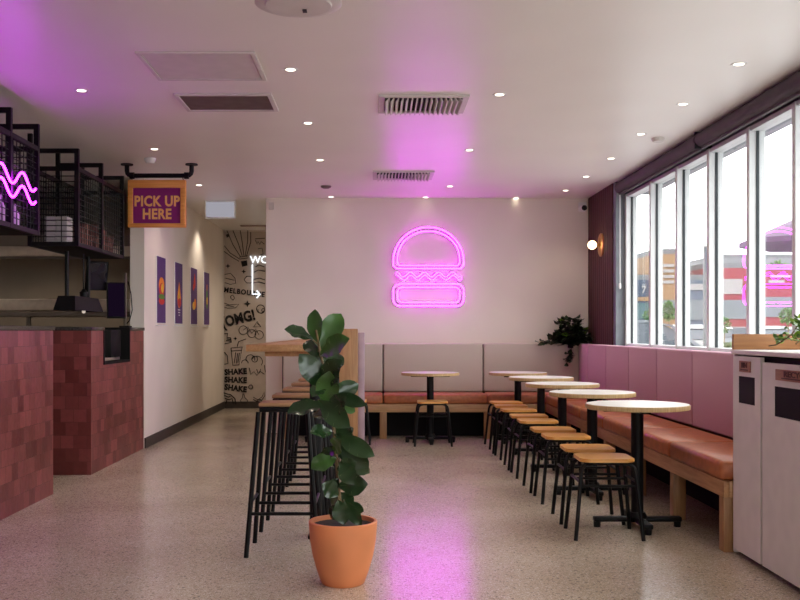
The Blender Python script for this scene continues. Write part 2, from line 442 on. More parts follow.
# ------------------------------------------------------------------ ceiling fittings
def ceiling_pt(px, py):
    Y = (CEIL - EYE) * F / (HZ - py)
    return (px - CX) / F * Y, Y
DL = [((81.5, 90.4), 'recessed downlight in the purple lit ceiling above the counter'),
      ((290.5, 69.5), 'recessed downlight to the right of the square ceiling hatch'),
      ((499.5, 94.5), 'recessed downlight to the right of the front slatted air diffuser'),
      ((739, 64), 'recessed downlight closest to the viewer beside the window blind'),
      ((683, 104), 'second downlight of the line beside the window blind'),
      ((641, 134), 'third downlight of the line beside the window blind'),
      ((611, 158.4), 'fourth downlight of the line beside the window blind'),
      ((586, 176.5), 'fifth downlight of the line beside the window blind'),
      ((565.6, 190.4), 'last downlight of the window line, by the security camera corner'),
      ((469.5, 150), 'recessed downlight between the two slatted air diffusers, to their right'),
      ((450, 186.2), 'recessed downlight just behind the rear slatted air diffuser, to its right'),
      ((331, 196.8), 'recessed downlight by the back wall above the round smoke detector'),
      ((425.6, 197.3), 'recessed downlight straight above the neon burger'),
      ((516, 198), 'recessed downlight by the back wall, right of the neon burger'),
      ((308, 123), 'recessed downlight between the dark return grille and the rear slatted diffuser'),
      ((320, 160), 'recessed downlight left of the rear slatted air diffuser'),
      ((154.5, 149), 'recessed downlight just in front of the hanging pick up sign'),
      ((199, 185), 'recessed downlight just behind the hanging pick up sign'),
      ((219.5, 213), 'warm downlight over the poster wall, behind the lit exit box'),
      ((61, 201), 'recessed downlight deep in the kitchen behind the wire cage'),
      ]
WARM = (1, .86, .70)
def spot(name, loc, W, size=115, col=WARM, rad=.05, parent=None):
    l = bpy.data.lights.new(name, 'SPOT'); l.energy = W; l.spot_size = math.radians(size); l.spot_blend = .7
    l.shadow_soft_size = rad; l.color = col
    o = bpy.data.objects.new(name, l); COL.objects.link(o)
    if parent: o.parent = parent; o.location = Vector(loc) - world_loc(parent)
    else: o.location = loc
    return o
proto = None
extra_dl = [(x, y) for y in (1.0, 3.0) for x in (0.3, 1.9)] + [(1.9, 4.4 - .2)]
DLW = 12
for i, ((px, py), lab) in enumerate(DL):
    x, y = ceiling_pt(px, py)
    if proto is None:
        t = thing('downlight', (x, y, CEIL), lab, 'downlight', 'recessed ceiling downlights')
        MB().lathe([(.028, -.002), (.044, -.004), (.046, 0), (.028, 0)], n=24, ring=True).build('trim_ring', 'white', t, world=False)
        MB().lathe([(0, -.003), (.027, -.003), (.027, -.0005), (0, -.0005)], n=24).build('lamp', 'lamp', t, 'glowing lamp face', world=False)
        proto = t
    else:
        t = copy_tree(proto); t.location = (x, y, CEIL); t['label'] = lab
    e = DLW
    if 'kitchen' in lab: e = 10
    if 'poster wall' in lab: e = 28
    if y > 11.0 and x > -1.3: e = .3
    spot('downlight_beam', (x, y, CEIL - .02), e)
for (x, y) in extra_dl:
    spot('downlight_beam', (x, y, CEIL - .02), DLW)

# square hatch
x0, y0, x1, y1 = -1.30, 5.36, -.655, 5.95
t = thing('access_panel', ((x0 + x1) / 2, (y0 + y1) / 2, CEIL), 'plain square access hatch set in the ceiling', 'hatch')
f = MB()
for q in ((x0, x1, y0, y0 + .025), (x0, x1, y1 - .025, y1), (x0, x0 + .025, y0 + .025, y1 - .025), (x1 - .025, x1, y0 + .025, y1 - .025)):
    f.box(*q, CEIL - .012, CEIL, .002, 1)
f.build('frame', 'vent', t)
MB().box(x0 + .03, x1 - .03, y0 + .03, y1 - .03, CEIL - .006, CEIL).build('panel', 'vent', t)
# dark return grille
x0, y0, x1, y1 = -1.285, 6.3, -.665, 6.78
t = thing('return_grille', ((x0 + x1) / 2, (y0 + y1) / 2, CEIL), 'dark return air grille behind the square ceiling hatch', 'vent')
f = MB()
for q in ((x0, x1, y0, y0 + .03), (x0, x1, y1 - .03, y1), (x0, x0 + .03, y0 + .03, y1 - .03), (x1 - .03, x1, y0 + .03, y1 - .03)):
    f.box(*q, CEIL - .014, CEIL, .002, 1)
f.build('frame', 'vent', t)
f = MB(); f.box(x0 + .03, x1 - .03, y0 + .03, y1 - .03, CEIL - .003, CEIL)
y = y0 + .04
while y < y1 - .045:
    f.prism([(x0 + .03, y, CEIL - .012), (x0 + .03, y + .004, CEIL - .012), (x0 + .03, y + .016, CEIL - .003), (x0 + .03, y + .012, CEIL - .003)], (x1 - x0 - .06, 0, 0)); y += .018
f.build('louvre_panel', 'grille', t, 'brown-black slatted louvres')
# slatted supply diffusers
def diffuser(xc, yc, lab):
    hw, hd = .29, .25
    t = thing('air_diffuser', (xc, yc, CEIL), lab, 'vent', 'slatted supply air diffusers')
    f = MB()
    for q in ((-hw, hw, -hd, -hd + .04), (-hw, hw, hd - .04, hd), (-hw, -hw + .04, -hd + .04, hd - .04), (hw - .04, hw, -hd + .04, hd - .04)):
        f.box(xc + q[0], xc + q[1], yc + q[2], yc + q[3], CEIL - .014, CEIL, .002, 1)
    f.build('frame', 'vent', t)
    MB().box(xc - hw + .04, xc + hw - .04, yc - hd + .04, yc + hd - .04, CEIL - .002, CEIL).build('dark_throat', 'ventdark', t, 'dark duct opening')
    for i in range(16):                       # curved vanes that lean away from the middle
        u = -1 + 2 * (i + .5) / 16
        x = xc + u * (hw - .05); lean = .022 * u
        pts = []
        f = MB()
        n = 6
        poly = []
        for j in range(n + 1):
            a = j / n; poly.append((x + lean * a * a, a))
        A = [(px_, yc - hd + .045, CEIL - .002 - .032 * a) for px_, a in poly]
        Bq = [(p[0] + .009, p[1], p[2]) for p in A]
        f.prism(A + Bq[::-1], (0, 2 * hd - .09, 0))
        f.build('vane', 'vent', t)
diffuser(.30, 6.59, 'slatted white air diffuser in the ceiling, the nearer of two')
diffuser(.25, 9.6, 'slatted white air diffuser in the ceiling, close to the neon wall')
# round ceiling speaker
t = thing('ceiling_speaker', (-.36, 4.58, CEIL), 'round off-white grille disc in the ceiling above the plant', 'speaker')
MB().lathe([(0, -.014), (.15, -.013), (.155, -.006), (.19, -.005), (.2, 0), (0, 0)], (-.36, 4.58, CEIL), 40).build('disc', 'vent', t)
MB().box(-.345, -.325, 4.62, 4.66, CEIL - .018, CEIL - .013).build('slot', 'ventdark', t, 'small dark slot')
# detectors
x, y = ceiling_pt(326, 186)
tag(MB().lathe([(0, -.026), (.03, -.026), (.05, -.016), (.055, -.008), (.055, 0), (0, 0)], (x, y, CEIL), 24).build('smoke_detector', 'dullsteel'), 'small dark round smoke detector beside the rear air diffuser', 'detector')
x, y = ceiling_pt(658, 138)
tag(MB().lathe([(0, -.03), (.04, -.03), (.05, -.012), (.05, 0), (0, 0)], (x, y, CEIL), 24).build('motion_sensor', 'vent'), 'small flat sensor between the window downlights and the blind', 'sensor')
x, y = ceiling_pt(150, 158.3)
tag(MB().lathe([(0, -.045), (.035, -.045), (.05, -.02), (.052, 0), (0, 0)], (x, y, CEIL), 24).build('smoke_detector', 'white'), 'small white smoke detector in front of the pick up sign', 'detector')
x, y = ceiling_pt(254, 225.6)
t = MB(); t.box(x - .19, x + .19, y - .08, y + .08, CEIL - .012, CEIL, .003)
t = tag(t.build('ceiling_slot_vent', 'grille'), 'dark slot vent in the corridor ceiling before the mural', 'vent')
# lit exit box
t = thing('exit_sign_light', (-1.8, 11.5, 2.43), 'pale lit emergency light box hung from the corridor ceiling', 'light')
MB().box(-1.975, -1.625, 11.47, 11.53, 2.44, 2.6498, .006).build('housing', 'white', t)
MB().box(-1.96, -1.64, 11.462, 11.47, 2.458, 2.63, .003).build('diffuser', 'exit_face', t, 'glowing bluish white face')
t2 = MB().box(-1.222, -1.168, 11.27, 11.3, 2.52, 2.6, .004); tag(t2.build('alarm_detector', 'vent'), 'small grey sensor box high on the back wall corner', 'sensor')

# ------------------------------------------------------------------ neon burger
Yn = YB - .05
def N2(px, py): p = at(px, py, Yn); return p
def rounded(px0, px1, py0, py1, r):
    pts = []
    for (cx_, cy_, a0) in ((px1 - r, py0 + r, -90), (px1 - r, py1 - r, 0), (px0 + r, py1 - r, 90), (px0 + r, py0 + r, 180)):
        for i in range(9):
            a = math.radians(a0 + 90 * i / 8); pts.append(N2(cx_ + r * math.cos(a), cy_ + r * math.sin(a)))
    return pts
def dome(px0, px1, py0, py1, r):
    pts = []; cx_ = (px0 + px1) / 2; hw = (px1 - px0) / 2; spring = py1 - 7
    for i in range(41):
        a = PI * i / 40
        pts.append(N2(cx_ - hw * math.cos(a), spring - (spring - py0) * math.sin(a)))
    for (c, a0) in ((px1 - r, 0), (px0 + r, 90)):
        for i in range(7):
            a = math.radians(a0 + 90 * i / 6); pts.append(N2(c + r * math.cos(a), py1 - r + r * math.sin(a)))
    return pts
t = thing('neon_burger_sign', N2(428.4, 306), 'magenta neon sign shaped like a burger on the cream back wall', 'neon sign')
TR = .0076
def neon_part(name, pts, r=TR):
    o = MB().tube(pts, r, True, 10).build(name, 'neon', t)
    MB().tube([p + Vector((0, .0045, 0)) for p in pts], r * 1.16, True, 8).build('glow_shield', 'channel', o, 'opaque channel added to keep the glow off the wall')  # shield added behind each tube to cut its glow on the wall
neon_part('bun_top_outer_tube', dome(393.2, 463.6, 227.2, 268.6, 5))
neon_part('bun_top_inner_tube', dome(397.4, 459.6, 231.2, 265.6, 3))
neon_part('bun_base_outer_tube', rounded(393.2, 463.6, 284, 306, 7))
neon_part('bun_base_inner_tube', rounded(397.6, 459.6, 287.4, 302.4, 4.5))
wv = []
for i in range(61):
    u = i / 60; wv.append((396.5 + 64 * u, 274.6 + 2.4 * math.cos(2 * PI * (4.55 * u + .52) )))
loop = [N2(x, y) for x, y in wv] + [N2(461.5, 277)] + [N2(x + .5, y + 3.2) for x, y in wv[::-1]] + [N2(396, 274)]
neon_part('filling_wave_tube', loop, TR * .8)
for (px, py) in ((393.4, 258), (463.4, 258), (428, 227.6), (393.4, 295), (463.4, 295), (428, 305.6)):
    p = N2(px, py); MB().tube([p, p + Vector((0, .05, 0))], .006, n=8).build('standoff', 'white', t, 'clear wall standoff')

# wall lamp and security camera in the timber corner
t = thing('wall_sconce', (2.385, 10.62, 2.07), 'round globe wall lamp on the dark timber panelling', 'wall lamp')
zc = EYE + (HZ - 245) / F * 10.62
MB().lathe([(0, -.02), (.11, -.02), (.125, -.012), (.125, 0), (0, 0)], (2.385, 10.62, zc), 36, 'X').build('back_plate', 'brass', t, 'brass disc back plate')
MB().tube([(2.37, 10.62, zc), (2.325, 10.62, zc)], .018, n=12).build('stem', 'brass', t)
MB().lathe([(.048 * math.sin(PI * i / 14), -.048 * math.cos(PI * i / 14)) for i in range(15)], (2.285, 10.62, zc), 24).build('globe', 'globe', t, 'glowing opal glass globe')
t = thing('security_camera', at(582, 214, 11.2), 'small white security camera high in the timber corner', 'camera')
p = at(584, 206, 11.2)
MB().box(p.x - .045, p.x + .045, YB - .03, YB, p.z - .05, p.z + .05, .008).build('mount', 'white', t)
MB().tube([(p.x, YB - .03, p.z), (p.x - .01, YB - .09, p.z - .02)], .015, n=10).build('arm', 'white', t)
MB().lathe([(0, -.16), (.034, -.158), (.036, -.06), (.028, -.05), (0, -.05)], (p.x - .012, YB - .02, p.z - .03), 20, 'Y').build('camera_body', 'white', t)
MB().lathe([(0, -.004), (.026, -.004), (.03, .0), (0, .0)], (p.x - .012, YB - .181, p.z - .03), 20, 'Y').build('lens', 'black', t, 'dark lens')

# ------------------------------------------------------------------ posters on the left wall
def poster(y0, y1, lab, art):
    t = thing('wall_poster', (XL, (y0 + y1) / 2, 1.20), lab, 'poster', 'purple posters in a row on the cream wall')
    z0, z1 = 1.235, 1.925
    f = MB(); e = .004
    f.box(XL, XL + .012, y0 - e, y1 + e, z0 - .006, z1 + .004, .002, 1)
    f.build('mount_board', 'white', t, 'white mount board')
    f = MB(); f.box(XL, XL + .03, y0 - .03, y1 + .03, z0 - .03, z0 - .02, .002, 1); f.build('ledge', 'white', t, 'thin white ledge')
    MB().box(XL + .012, XL + .016, y0, y1, z0, z1).build('print', 'purple', t, 'purple printed sheet')
    yc = (y0 + y1) / 2; X = XL + .016
    def blob(name, mat, cy, cz, ry, rz, n=20, h=.002, shape=None):
        pts = []
        for i in range(n):
            a = 2 * PI * i / n; dy, dz = math.cos(a), math.sin(a)
            if shape == 'drop': dy *= (1 - .75 * max(0, dz)); dz = dz * (1.3 if dz > 0 else 1)
            pts.append((X, yc + cy + ry * dy, cz + rz * dz))
        MB().prism(pts, (h, 0, 0)).build(name, mat, t)
    if art == 0:
        blob('bun_top', 'orange', 0, 1.63, .13, .085); blob('sauce', 'red', 0, 1.585, .12, .07, h=.0026)
        blob('cheese', 'yellow', .03, 1.60, .06, .05, h=.003); blob('salad', 'green', 0, 1.51, .14, .028, h=.0034)
        blob('bun_base', 'red', 0, 1.465, .13, .04)
    elif art == 1:
        blob('flame_drop', 'orange', 0, 1.54, .10, .13, shape='drop'); blob('flame_core', 'yellow', -.01, 1.55, .05, .09, h=.003, shape='drop')
        blob('flame_base', 'red', .01, 1.475, .09, .05, h=.0034)
        for i in range(3): MB().box(X, X + .002, yc - .07 + .02 * i, yc + .06 - .01 * i, 1.385 - .03 * i, 1.397 - .03 * i).build('caption_bar', 'print_white', t)
    elif art == 2:
        blob('sauce_splash', 'red', .02, 1.76, .06, .08, shape='drop'); blob('sauce_spot', 'red', -.05, 1.69, .04, .04)
        blob('fries', 'yellow', -.03, 1.46, .09, .05); blob('fries_tip', 'orange', .05, 1.49, .06, .06, h=.003)
    else:
        blob('bottle', 'green', 0, 1.58, .05, .14); blob('bottle_label', 'yellow', 0, 1.55, .045, .05, h=.003)
        blob('bottle_tip', 'orange', 0, 1.72, .03, .05)
poster(10.31, 10.71, 'purple poster with a burger print, nearest the counter', 0)
poster(11.24, 11.64, 'purple poster with an orange flame drop, second from the counter', 1)
poster(12.19, 12.59, 'purple poster with red splash and yellow shape, third from the counter', 2)
poster(13.12, 13.5, 'dark purple poster last in the row, closest to the mural', 3)

# ------------------------------------------------------------------ doodle mural
Ym = YC - .012
t = thing('wall_mural', (-1.75, Ym, .1), 'grey wall mural with black doodles at the corridor end', 'mural')
MB().box(XL + .01, -1.0, Ym, YC, .1, CEIL - .02).build('paper', 'mural', t)
def mp(z, x, y):                 # a spot on the two 5.457x study crops of the mural -> place on the wall
    return at(210 + x / 5.457, (210 if z == 0 else 310) + y / 5.457, Ym - .004)
def stroke(name, z, lines, r=.008):
    f = MB()
    for ln in lines: f.tube([mp(z, *q) for q in ln], r * .72, n=5)
    return f.build(name, 'ink', t)
def circ(cx, cy, r, a0=0, a1=360, n=16, sy=1): return [(cx + r * math.cos(math.radians(a0 + (a1 - a0) * i / n)), cy + sy * r * math.sin(math.radians(a0 + (a1 - a0) * i / n))) for i in range(n + 1)]
def fill(name, z, polys):
    f = MB()
    for pl in polys: f.prism([mp(z, *q) for q in pl], (0, -.004, 0))
    return f.build(name, 'ink', t)
stroke('balloon_drawing', 0, [[(78, 195), (110, 235), (162, 268)], [(76, 225), (120, 258), (158, 280)], [(92, 112), (125, 190), (166, 255)], [(125, 112), (155, 185), (176, 252)],
    [(165, 112), (176, 180), (185, 250)], [(206, 112), (205, 170), (192, 250)], [(222, 120), (222, 175), (198, 255)], [(160, 258), (206, 250)], [(162, 268), (206, 262)]])
fill('balloon_basket', 0, [[(168, 280), (202, 275), (205, 303), (176, 310)], [(86, 135), (102, 128), (108, 142), (92, 152)]])
def star(x, y, r): return [(x, y - r), (x + r * .3, y - r * .3), (x + r, y), (x + r * .3, y + r * .3), (x, y + r), (x - r * .3, y + r * .3), (x - r, y), (x - r * .3, y - r * .3)]
fill('star_doodle', 0, [star(98, 306, 14), star(184, 336, 13), star(204, 512, 19)]); fill('small_star_doodle', 1, [star(138, 156, 11)])
stroke('cloud_doodle', 0, [[(246, 158), (268, 156), (300, 154)], [(248, 165), (256, 186), (262, 172), (272, 188), (278, 172), (296, 186)], [(262, 212), (284, 208), (290, 240), (276, 244)],
    [(248, 310), (268, 300), (296, 310)], [(186, 380), (200, 362), (224, 362), (236, 382), (222, 398), (200, 398), (186, 380)], [(240, 340), (262, 328), (300, 334)], [(240, 378), (270, 372), (300, 382)], [(236, 398), (268, 392), (300, 402)]])
for nm_, ln_ in zip(('sneaker_doodle', 'lace_doodle', 'swirl_doodle', 'fish_doodle', 'fin_doodle', 'ring_doodle', 'dot_doodle'), [[(80, 352), (112, 346), (136, 372), (140, 400), (112, 406), (80, 396)], [(84, 372), (132, 384)], [(112, 470), (124, 464), (134, 480), (126, 492), (114, 482), (112, 470)],
    [(78, 508), (104, 518), (158, 514), (140, 534), (96, 536), (78, 530)], [(86, 520), (130, 528)], circ(276, 540, 22), circ(290, 546, 8)]): stroke(nm_, 0, [ln_], .007)
text_on('place_lettering', 'MELBOURNE', .105, 'ink', t, mp(0, 76, 436) + Vector((0, -.004, 0)), bold=.003, roll=math.radians(-7), spacing=1.18, align='LEFT', sx=.9)
text_on('exclaim_lettering', '(OMG!', .215, 'ink', t, mp(1, 154, 50) + Vector((0, -.004, 0)), bold=.009, roll=math.radians(14), sx=.78, spacing=1.06)
for i in range(3):
    text_on('shake_lettering', 'SHAKE', .115, 'ink', t, mp(1, 140, 338 + 45 * i) + Vector((0, -.004, 0)), bold=.006, roll=math.radians(3 - 5 * i), sx=.92, spacing=1.06)
stroke('bicycle_doodle', 1, [circ(182, 110, 24), circ(228, 128, 22), circ(268, 136, 23), [(182, 110), (206, 92), (228, 128)], [(228, 128), (248, 104), (268, 136)], [(238, 92), (258, 62), (278, 92), (238, 92)], circ(280, 0, 18, 0, 200), [(256, 70), (270, 84)]], .006)
stroke('thumb_doodle', 1, [[(78, 130), (96, 128), (92, 150), (112, 152), (116, 176), (80, 184)], [(90, 158), (112, 162)], [(88, 168), (112, 170)], [(78, 230), (94, 250), (98, 292), (78, 296)]], .01)
stroke('cup_doodle', 1, [[(114, 208), (176, 202), (158, 300), (124, 302), (114, 208)], [(118, 224), (172, 220)], [(148, 200), (156, 172), (196, 158)], [(140, 232), (132, 290)], [(150, 236), (144, 292)], [(160, 234), (152, 288)]], .008)
for i_, ln_ in enumerate([circ(190, 290, 18, 180, 360), circ(220, 268, 24, 150, 380), circ(256, 282, 30, 200, 400), circ(244, 268, 16), [(214, 316), (222, 352), (240, 336), (256, 358), (272, 334), (296, 350)], [(254, 322), (262, 344)], [(276, 322), (270, 344)], [(296, 300), (302, 340)], circ(222, 420, 11)]): stroke('curl_doodle', 1, [ln_], .007)
stroke('chilli_doodle', 1, [[(236, 476), (262, 490), (284, 474), (296, 446), (300, 468), (282, 492), (256, 500), (236, 488)], [(180, 456), (176, 480), (164, 494), (176, 508), (200, 508), (206, 494), (190, 478), (184, 456)], circ(270, 502, 14, 180, 360)], .007)
stroke('hand_doodle', 1, [[(76, 452), (92, 458), (112, 462), (136, 484), (140, 514)], [(78, 466), (100, 476), (112, 470)], [(80, 482), (104, 490), (120, 484), (128, 512)], [(92, 490), (86, 514)]], .011)

t = thing('washroom_neon_sign', at(252.4, 295, Ym - .03), 'white glowing WC letters with bent arrow on the mural', 'neon sign')
text_on('letters', 'WC', .15, 'neon_white', t, at(258.9, 260, Ym - .03), bold=.002, sx=1.0)
MB().tube([at(252.4, 264.5, Ym - .03), at(252.4, 294, Ym - .03), at(259.2, 294.2, Ym - .03)], .011, n=6).build('arrow_shaft', 'neon_white', t)
MB().tube([at(256.6, 290.6, Ym - .03), at(260, 294.3, Ym - .03), at(256.6, 298, Ym - .03)], .011, n=6).build('arrow_head', 'neon_white', t)

# ------------------------------------------------------------------ counters
XF = -2.285
t = thing('service_counter', (-2.7, 4.3, 0), 'red tiled service counter in the near left of the room', 'counter')
MB().box(-3.1, XF, 1.4, 7.055, 0, 1.152).build('tiled_body', 'tile', t)
MB().box(-3.12, XF + .012, 1.39, 7.067, 1.153, 1.183, .004).build('worktop', 'granite', t, 'dark speckled stone worktop')
t = thing('pickup_counter', (-2.7, 8.9, 0), 'red tiled pick up counter with a cut-out, beside the poster wall', 'counter')
f = MB()
f.box(-3.1, XF, 7.99, 8.35, 0, 1.152); f.box(-3.1, XF, 8.35, 9.23, 0, .866); f.box(-3.1, XF, 9.23, 9.79, 0, 1.152); f.box(-3.1, -2.75, 8.35, 9.23, .866, 1.152)
f.build('tiled_body', 'tile', t)
f = MB(); f.box(-3.12, XF + .012, 7.98, 8.35, 1.153, 1.183, .004); f.box(-3.12, XF + .012, 9.23, 9.79, 1.153, 1.183, .004); f.box(-3.12, -2.73, 8.35, 9.23, 1.153, 1.183, .004)
f.build('worktop', 'granite', t, 'dark speckled stone worktop')
f = MB(); f.box(-2.73, XF + .008, 8.352, 8.372, .868, 1.183); f.box(-2.73, XF + .008, 9.208, 9.228, .868, 1.183); f.box(-2.73, XF + .008, 8.372, 9.208, .868, .888); f.box(-2.748, -2.73, 8.352, 9.228, .868, 1.183)
f.build('cutout_lining', 'matblack', t, 'black lining of the cut-out')
t = thing('cup_dispenser', (-2.5, 8.95, .888), 'stainless dispenser standing in the counter cut-out', 'dispenser')
MB().box(-2.62, -2.36, 8.42, 8.56, .889, 1.02, .008).build('lower_tray', 'chrome', t)
MB().box(-2.62, -2.40, 8.62, 8.66, .889, 1.14, .006).build('upright', 'chrome', t)
MB().box(-2.62, -2.36, 8.66, 9.18, .889, .915, .004).build('shelf_plate', 'chrome', t)
t = tag(MB().box(-2.66, -2.34, 8.80, 9.15, .93 - .014, 1.16, .01).build('payment_terminal', 'matblack'), 'black equipment box rising out of the counter cut-out', 'equipment')

# ------------------------------------------------------------------ hanging wire cages over the counter
XS = -2.28; XI = -2.635
def mesh_panel(mb, p0, u, v, lu, lv, su, sv, r=.0036):
    p0, u, v = Vector(p0), Vector(u), Vector(v)
    n = max(1, round(lu / su)); m = max(1, round(lv / sv))
    for i in range(n + 1): a = p0 + u * (lu * i / n); mb.tube([a, a + v * lv], r, n=4)
    for j in range(m + 1): a = p0 + v * (lv * j / m); mb.tube([a, a + u * lu], r, n=4)
def hang_frame(parent, Y, zlow):
    f = MB(); e = .016
    f.box(XS - e, XS + e, Y - e, Y + e, zlow, 2.535); f.box(XI - e, XI + e, Y - e, Y + e, zlow, 2.649); f.box(XI + e, XS - e, Y - e, Y + e, 2.503, 2.535)
    f.build('hanger_frame', 'black', parent)
def cage(y0, y1, frames, zb, zt, lab, front):
    t = thing('wire_cage_shelf', ((XS + XI) / 2, (y0 + y1) / 2, zb), lab, 'shelf', 'black wire cage shelves hung over the counter')
    e = .014
    f = MB()
    for x in (XS, XI):
        f.box(x - e, x + e, y0, y1, zb, zb + .03); f.box(x - e, x + e, y0, y1, zt - .03, zt)
    for yy in (y0, y1):
        f.box(XI + e, XS - e, yy - e, yy + e, zb, zb + .03); f.box(XI + e, XS - e, yy - e, yy + e, zt - .03, zt)
        for x in (XS, XI): f.box(x - e, x + e, yy - e, yy + e, zb + .03, zt - .03)
    f.build('rail_frame', 'black', t)
    f = MB(); mesh_panel(f, (XS, y0, zb + .03), (0, 1, 0), (0, 0, 1), y1 - y0, zt - zb - .06, .062, .042); f.build('side_mesh', 'black', t)
    f = MB(); mesh_panel(f, (XI, y0, zb + .03), (0, 1, 0), (0, 0, 1), y1 - y0, zt - zb - .06, .062, .042); f.build('rear_mesh', 'black', t)
    f = MB(); mesh_panel(f, (XI, y0 if front else y1, zb + .03), (1, 0, 0), (0, 0, 1), XS - XI, zt - zb - .06, .11, .042); f.build('end_mesh', 'black', t)
    MB().box(XI, XS, y0, y1, zb + .002, zb + .014).build('base_plate', 'matblack', t)
    for Y in frames: hang_frame(t, Y, zb)
    return t
cage(3.6, 6.7, (3.62, 4.9, 6.2, 6.7), 1.79, 2.385, 'black wire cage shelf with the pink neon squiggle', False)
cage(7.6, 8.94, (7.6, 8.26, 8.94), 1.795, 2.40, 'black wire cage shelf holding white boxes by the pick up sign', True)
# neon squiggle on the near cage
t = thing('neon_squiggle_sign', (XS + .035, 5.6, 2.0), 'pink neon double squiggle fixed to the near wire cage', 'neon sign')
for dz in (0, -.085):
    pts = []
    n = 90
    for i in range(n + 1):
        Y = 4.5 + (6.575 - 4.5) * i / n
        pts.append((XS + .035, Y, 2.107 + dz + .046 * math.cos(2 * PI * (Y - 6.335) / .36)))
    MB().tube(pts, .007, n=8).build('wave_tube', 'neon_strong', t)
# boxes and cups stored in the cages
def simple_box(x0, x1, y0, y1, z0, z1, lab):
    t = MB().box(x0, x1, y0, y1, z0, z1, .004, 1).build('takeaway_box', 'box'); tag(t, lab, 'box', 'white takeaway boxes stored in the wire cages')
rows = ['bottom', 'second', 'third', 'fourth', 'fifth', 'top']
for c in range(2):
    for r in range(6):
        x0 = -2.545 + c * .088; z0 = 1.81 + r * .037
        simple_box(x0, x0 + .083, 7.66, 7.80, z0, z0 + .034, 'white takeaway box, %s of the %s stack behind the cage front' % (rows[r], ('inner', 'outer')[c]))
for j in range(8):
    yy = 7.92 + j * .125
    h = (.16, .2, .12, .22, .14, .2, .1, .17)[j]
    o = MB().lathe([(.0, 0), (.034, 0), (.045, h), (.04, h), (.032, .004), (0, .004)], (-2.36, yy, 1.81), 18).build('paper_cup_stack', 'cups')
    tag(o, '%s stack of reddish paper cups along the cage side, counted from the front' % ('first', 'second', 'third', 'fourth', 'fifth', 'sixth', 'seventh', 'last')[j], 'cups', 'paper cup stacks in the wire cage')
for j, (yy, h) in enumerate(((6.13, .14), (6.27, .2), (6.4, .22), (6.52, .17))):
    o = MB().lathe([(0, 0), (.026, 0), (.028, h * .6), (.012, h * .8), (.012, h), (0, h)], (-2.36, yy, 1.806), 16).build('sauce_bottle', 'box')
    tag(o, 'pale bottle behind the squiggle cage mesh, %s from the front' % ('first', 'second', 'third', 'fourth')[j], 'bottle', 'bottles in the near wire cage')

# heat lamp hood and screens over the pick up counter
t = thing('heat_lamp', (-2.47, 8.3, 1.31), 'black flared heat lamp hood hanging above the pick up counter', 'heat lamp')
f = MB()
xa, xb, ya, yb = -2.56, -2.385, 7.9, 8.72
tp = [(xa + .03, ya + .03, 1.43), (xb - .01, ya + .03, 1.43), (xb - .03, yb - .05, 1.43), (xa + .03, yb - .05, 1.43)]
bt = [(xa, ya, 1.315), (xb, ya, 1.315), (xb, yb, 1.315), (xa, yb, 1.315)]
vt = [f.bm.verts.new(p) for p in tp]; vb = [f.bm.verts.new(p) for p in bt]
vi = [f.bm.verts.new((p[0] * .96 + .04 * -2.47, p[1] * .98 + .02 * 8.3, 1.42)) for p in tp]; vj = [f.bm.verts.new((p[0] * .97 + .03 * -2.47, p[1] * .99 + .01 * 8.3, 1.315)) for p in bt]
f.bm.faces.new(vt); f.bm.faces.new(vi)
for i in range(4):
    j = (i + 1) % 4
    f.bm.faces.new((vt[i], vt[j], vb[j], vb[i])); f.bm.faces.new((vi[i], vi[j], vj[j], vj[i])); f.bm.faces.new((vb[i], vb[j], vj[j], vj[i]))
f.build('hood', 'matblack', t)
for yy in (8.06, 8.66): MB().tube([(-2.5, yy, 1.43), (-2.5, yy, 1.792)], .017, n=10).build('hanger_pole', 'black', t)
MB().tube([(-2.45, 8.35, 1.43), (-2.45, 8.35, 1.792)], .006, n=8).build('cord', 'black', t)
MB().lathe([(0, 0), (.03, 0), (.034, .05), (.02, .06), (.012, .075), (0, .075)], (-2.45, 8.35, 1.425), 16).build('cord_cap', 'black', t)
MB().lathe([(0, -.022), (.012, -.018), (.016, 0), (.012, .02), (.01, .1), (0, .1)], (-2.44, 8.32, 1.318), 16).build('bulb', 'bulb', t, 'small glowing bulb')
def monitor(p, w, h, yaw, pitch, lab, lit):
    t = thing('order_screen', p, lab, 'screen', 'dark order screens over the pick up counter')
    R_ = Matrix.Rotation(yaw, 4, 'Z') @ Matrix.Rotation(pitch, 4, 'X')
    for nm, bx, m in (('casing', (-w / 2, w / 2, 0, .035, -h / 2, h / 2), 'matblack'), ('display', (-w / 2 + .012, w / 2 - .012, -.003, .0, -h / 2 + .012, h / 2 - .012), lit)):
        f = MB().box(*bx, .003, 1); f.bm.transform(R_); f.build(nm, m, t, world=False)
    f = MB().tube([(0, .035, 0), (0, .09, .02), (0, .13, .1)], .012, n=8); f.bm.transform(R_); f.build('bracket', 'black', t, world=False)
monitor((-2.43, 9.32, 1.44), .17, .34, math.radians(20), math.radians(-12), 'narrow dark purple screen leaning over the pick up counter, nearer the poster wall', 'screen_on')
monitor((-2.60, 9.3, 1.66), .2, .27, math.radians(38), math.radians(12), 'dark screen tilted beside the heat lamp, the higher one', 'screen')
t = thing('screen_post', (-2.385, 9.5, 1.183), 'upright post with a hanging cable on the pick up counter', 'post')
MB().box(-2.40, -2.375, 9.46, 9.49, 1.184, 1.70, .003).build('pole', 'dullsteel', t)
MB().box(-2.43, -2.335, 9.42, 9.53, 1.184, 1.2, .003).build('foot_plate', 'black', t)
MB().tube([(-2.36, 9.48, 1.62), (-2.33, 9.47, 1.50), (-2.315, 9.46, 1.35), (-2.34, 9.46, 1.25), (-2.37, 9.47, 1.22)], .005, n=6).build('cable', 'matblack', t)

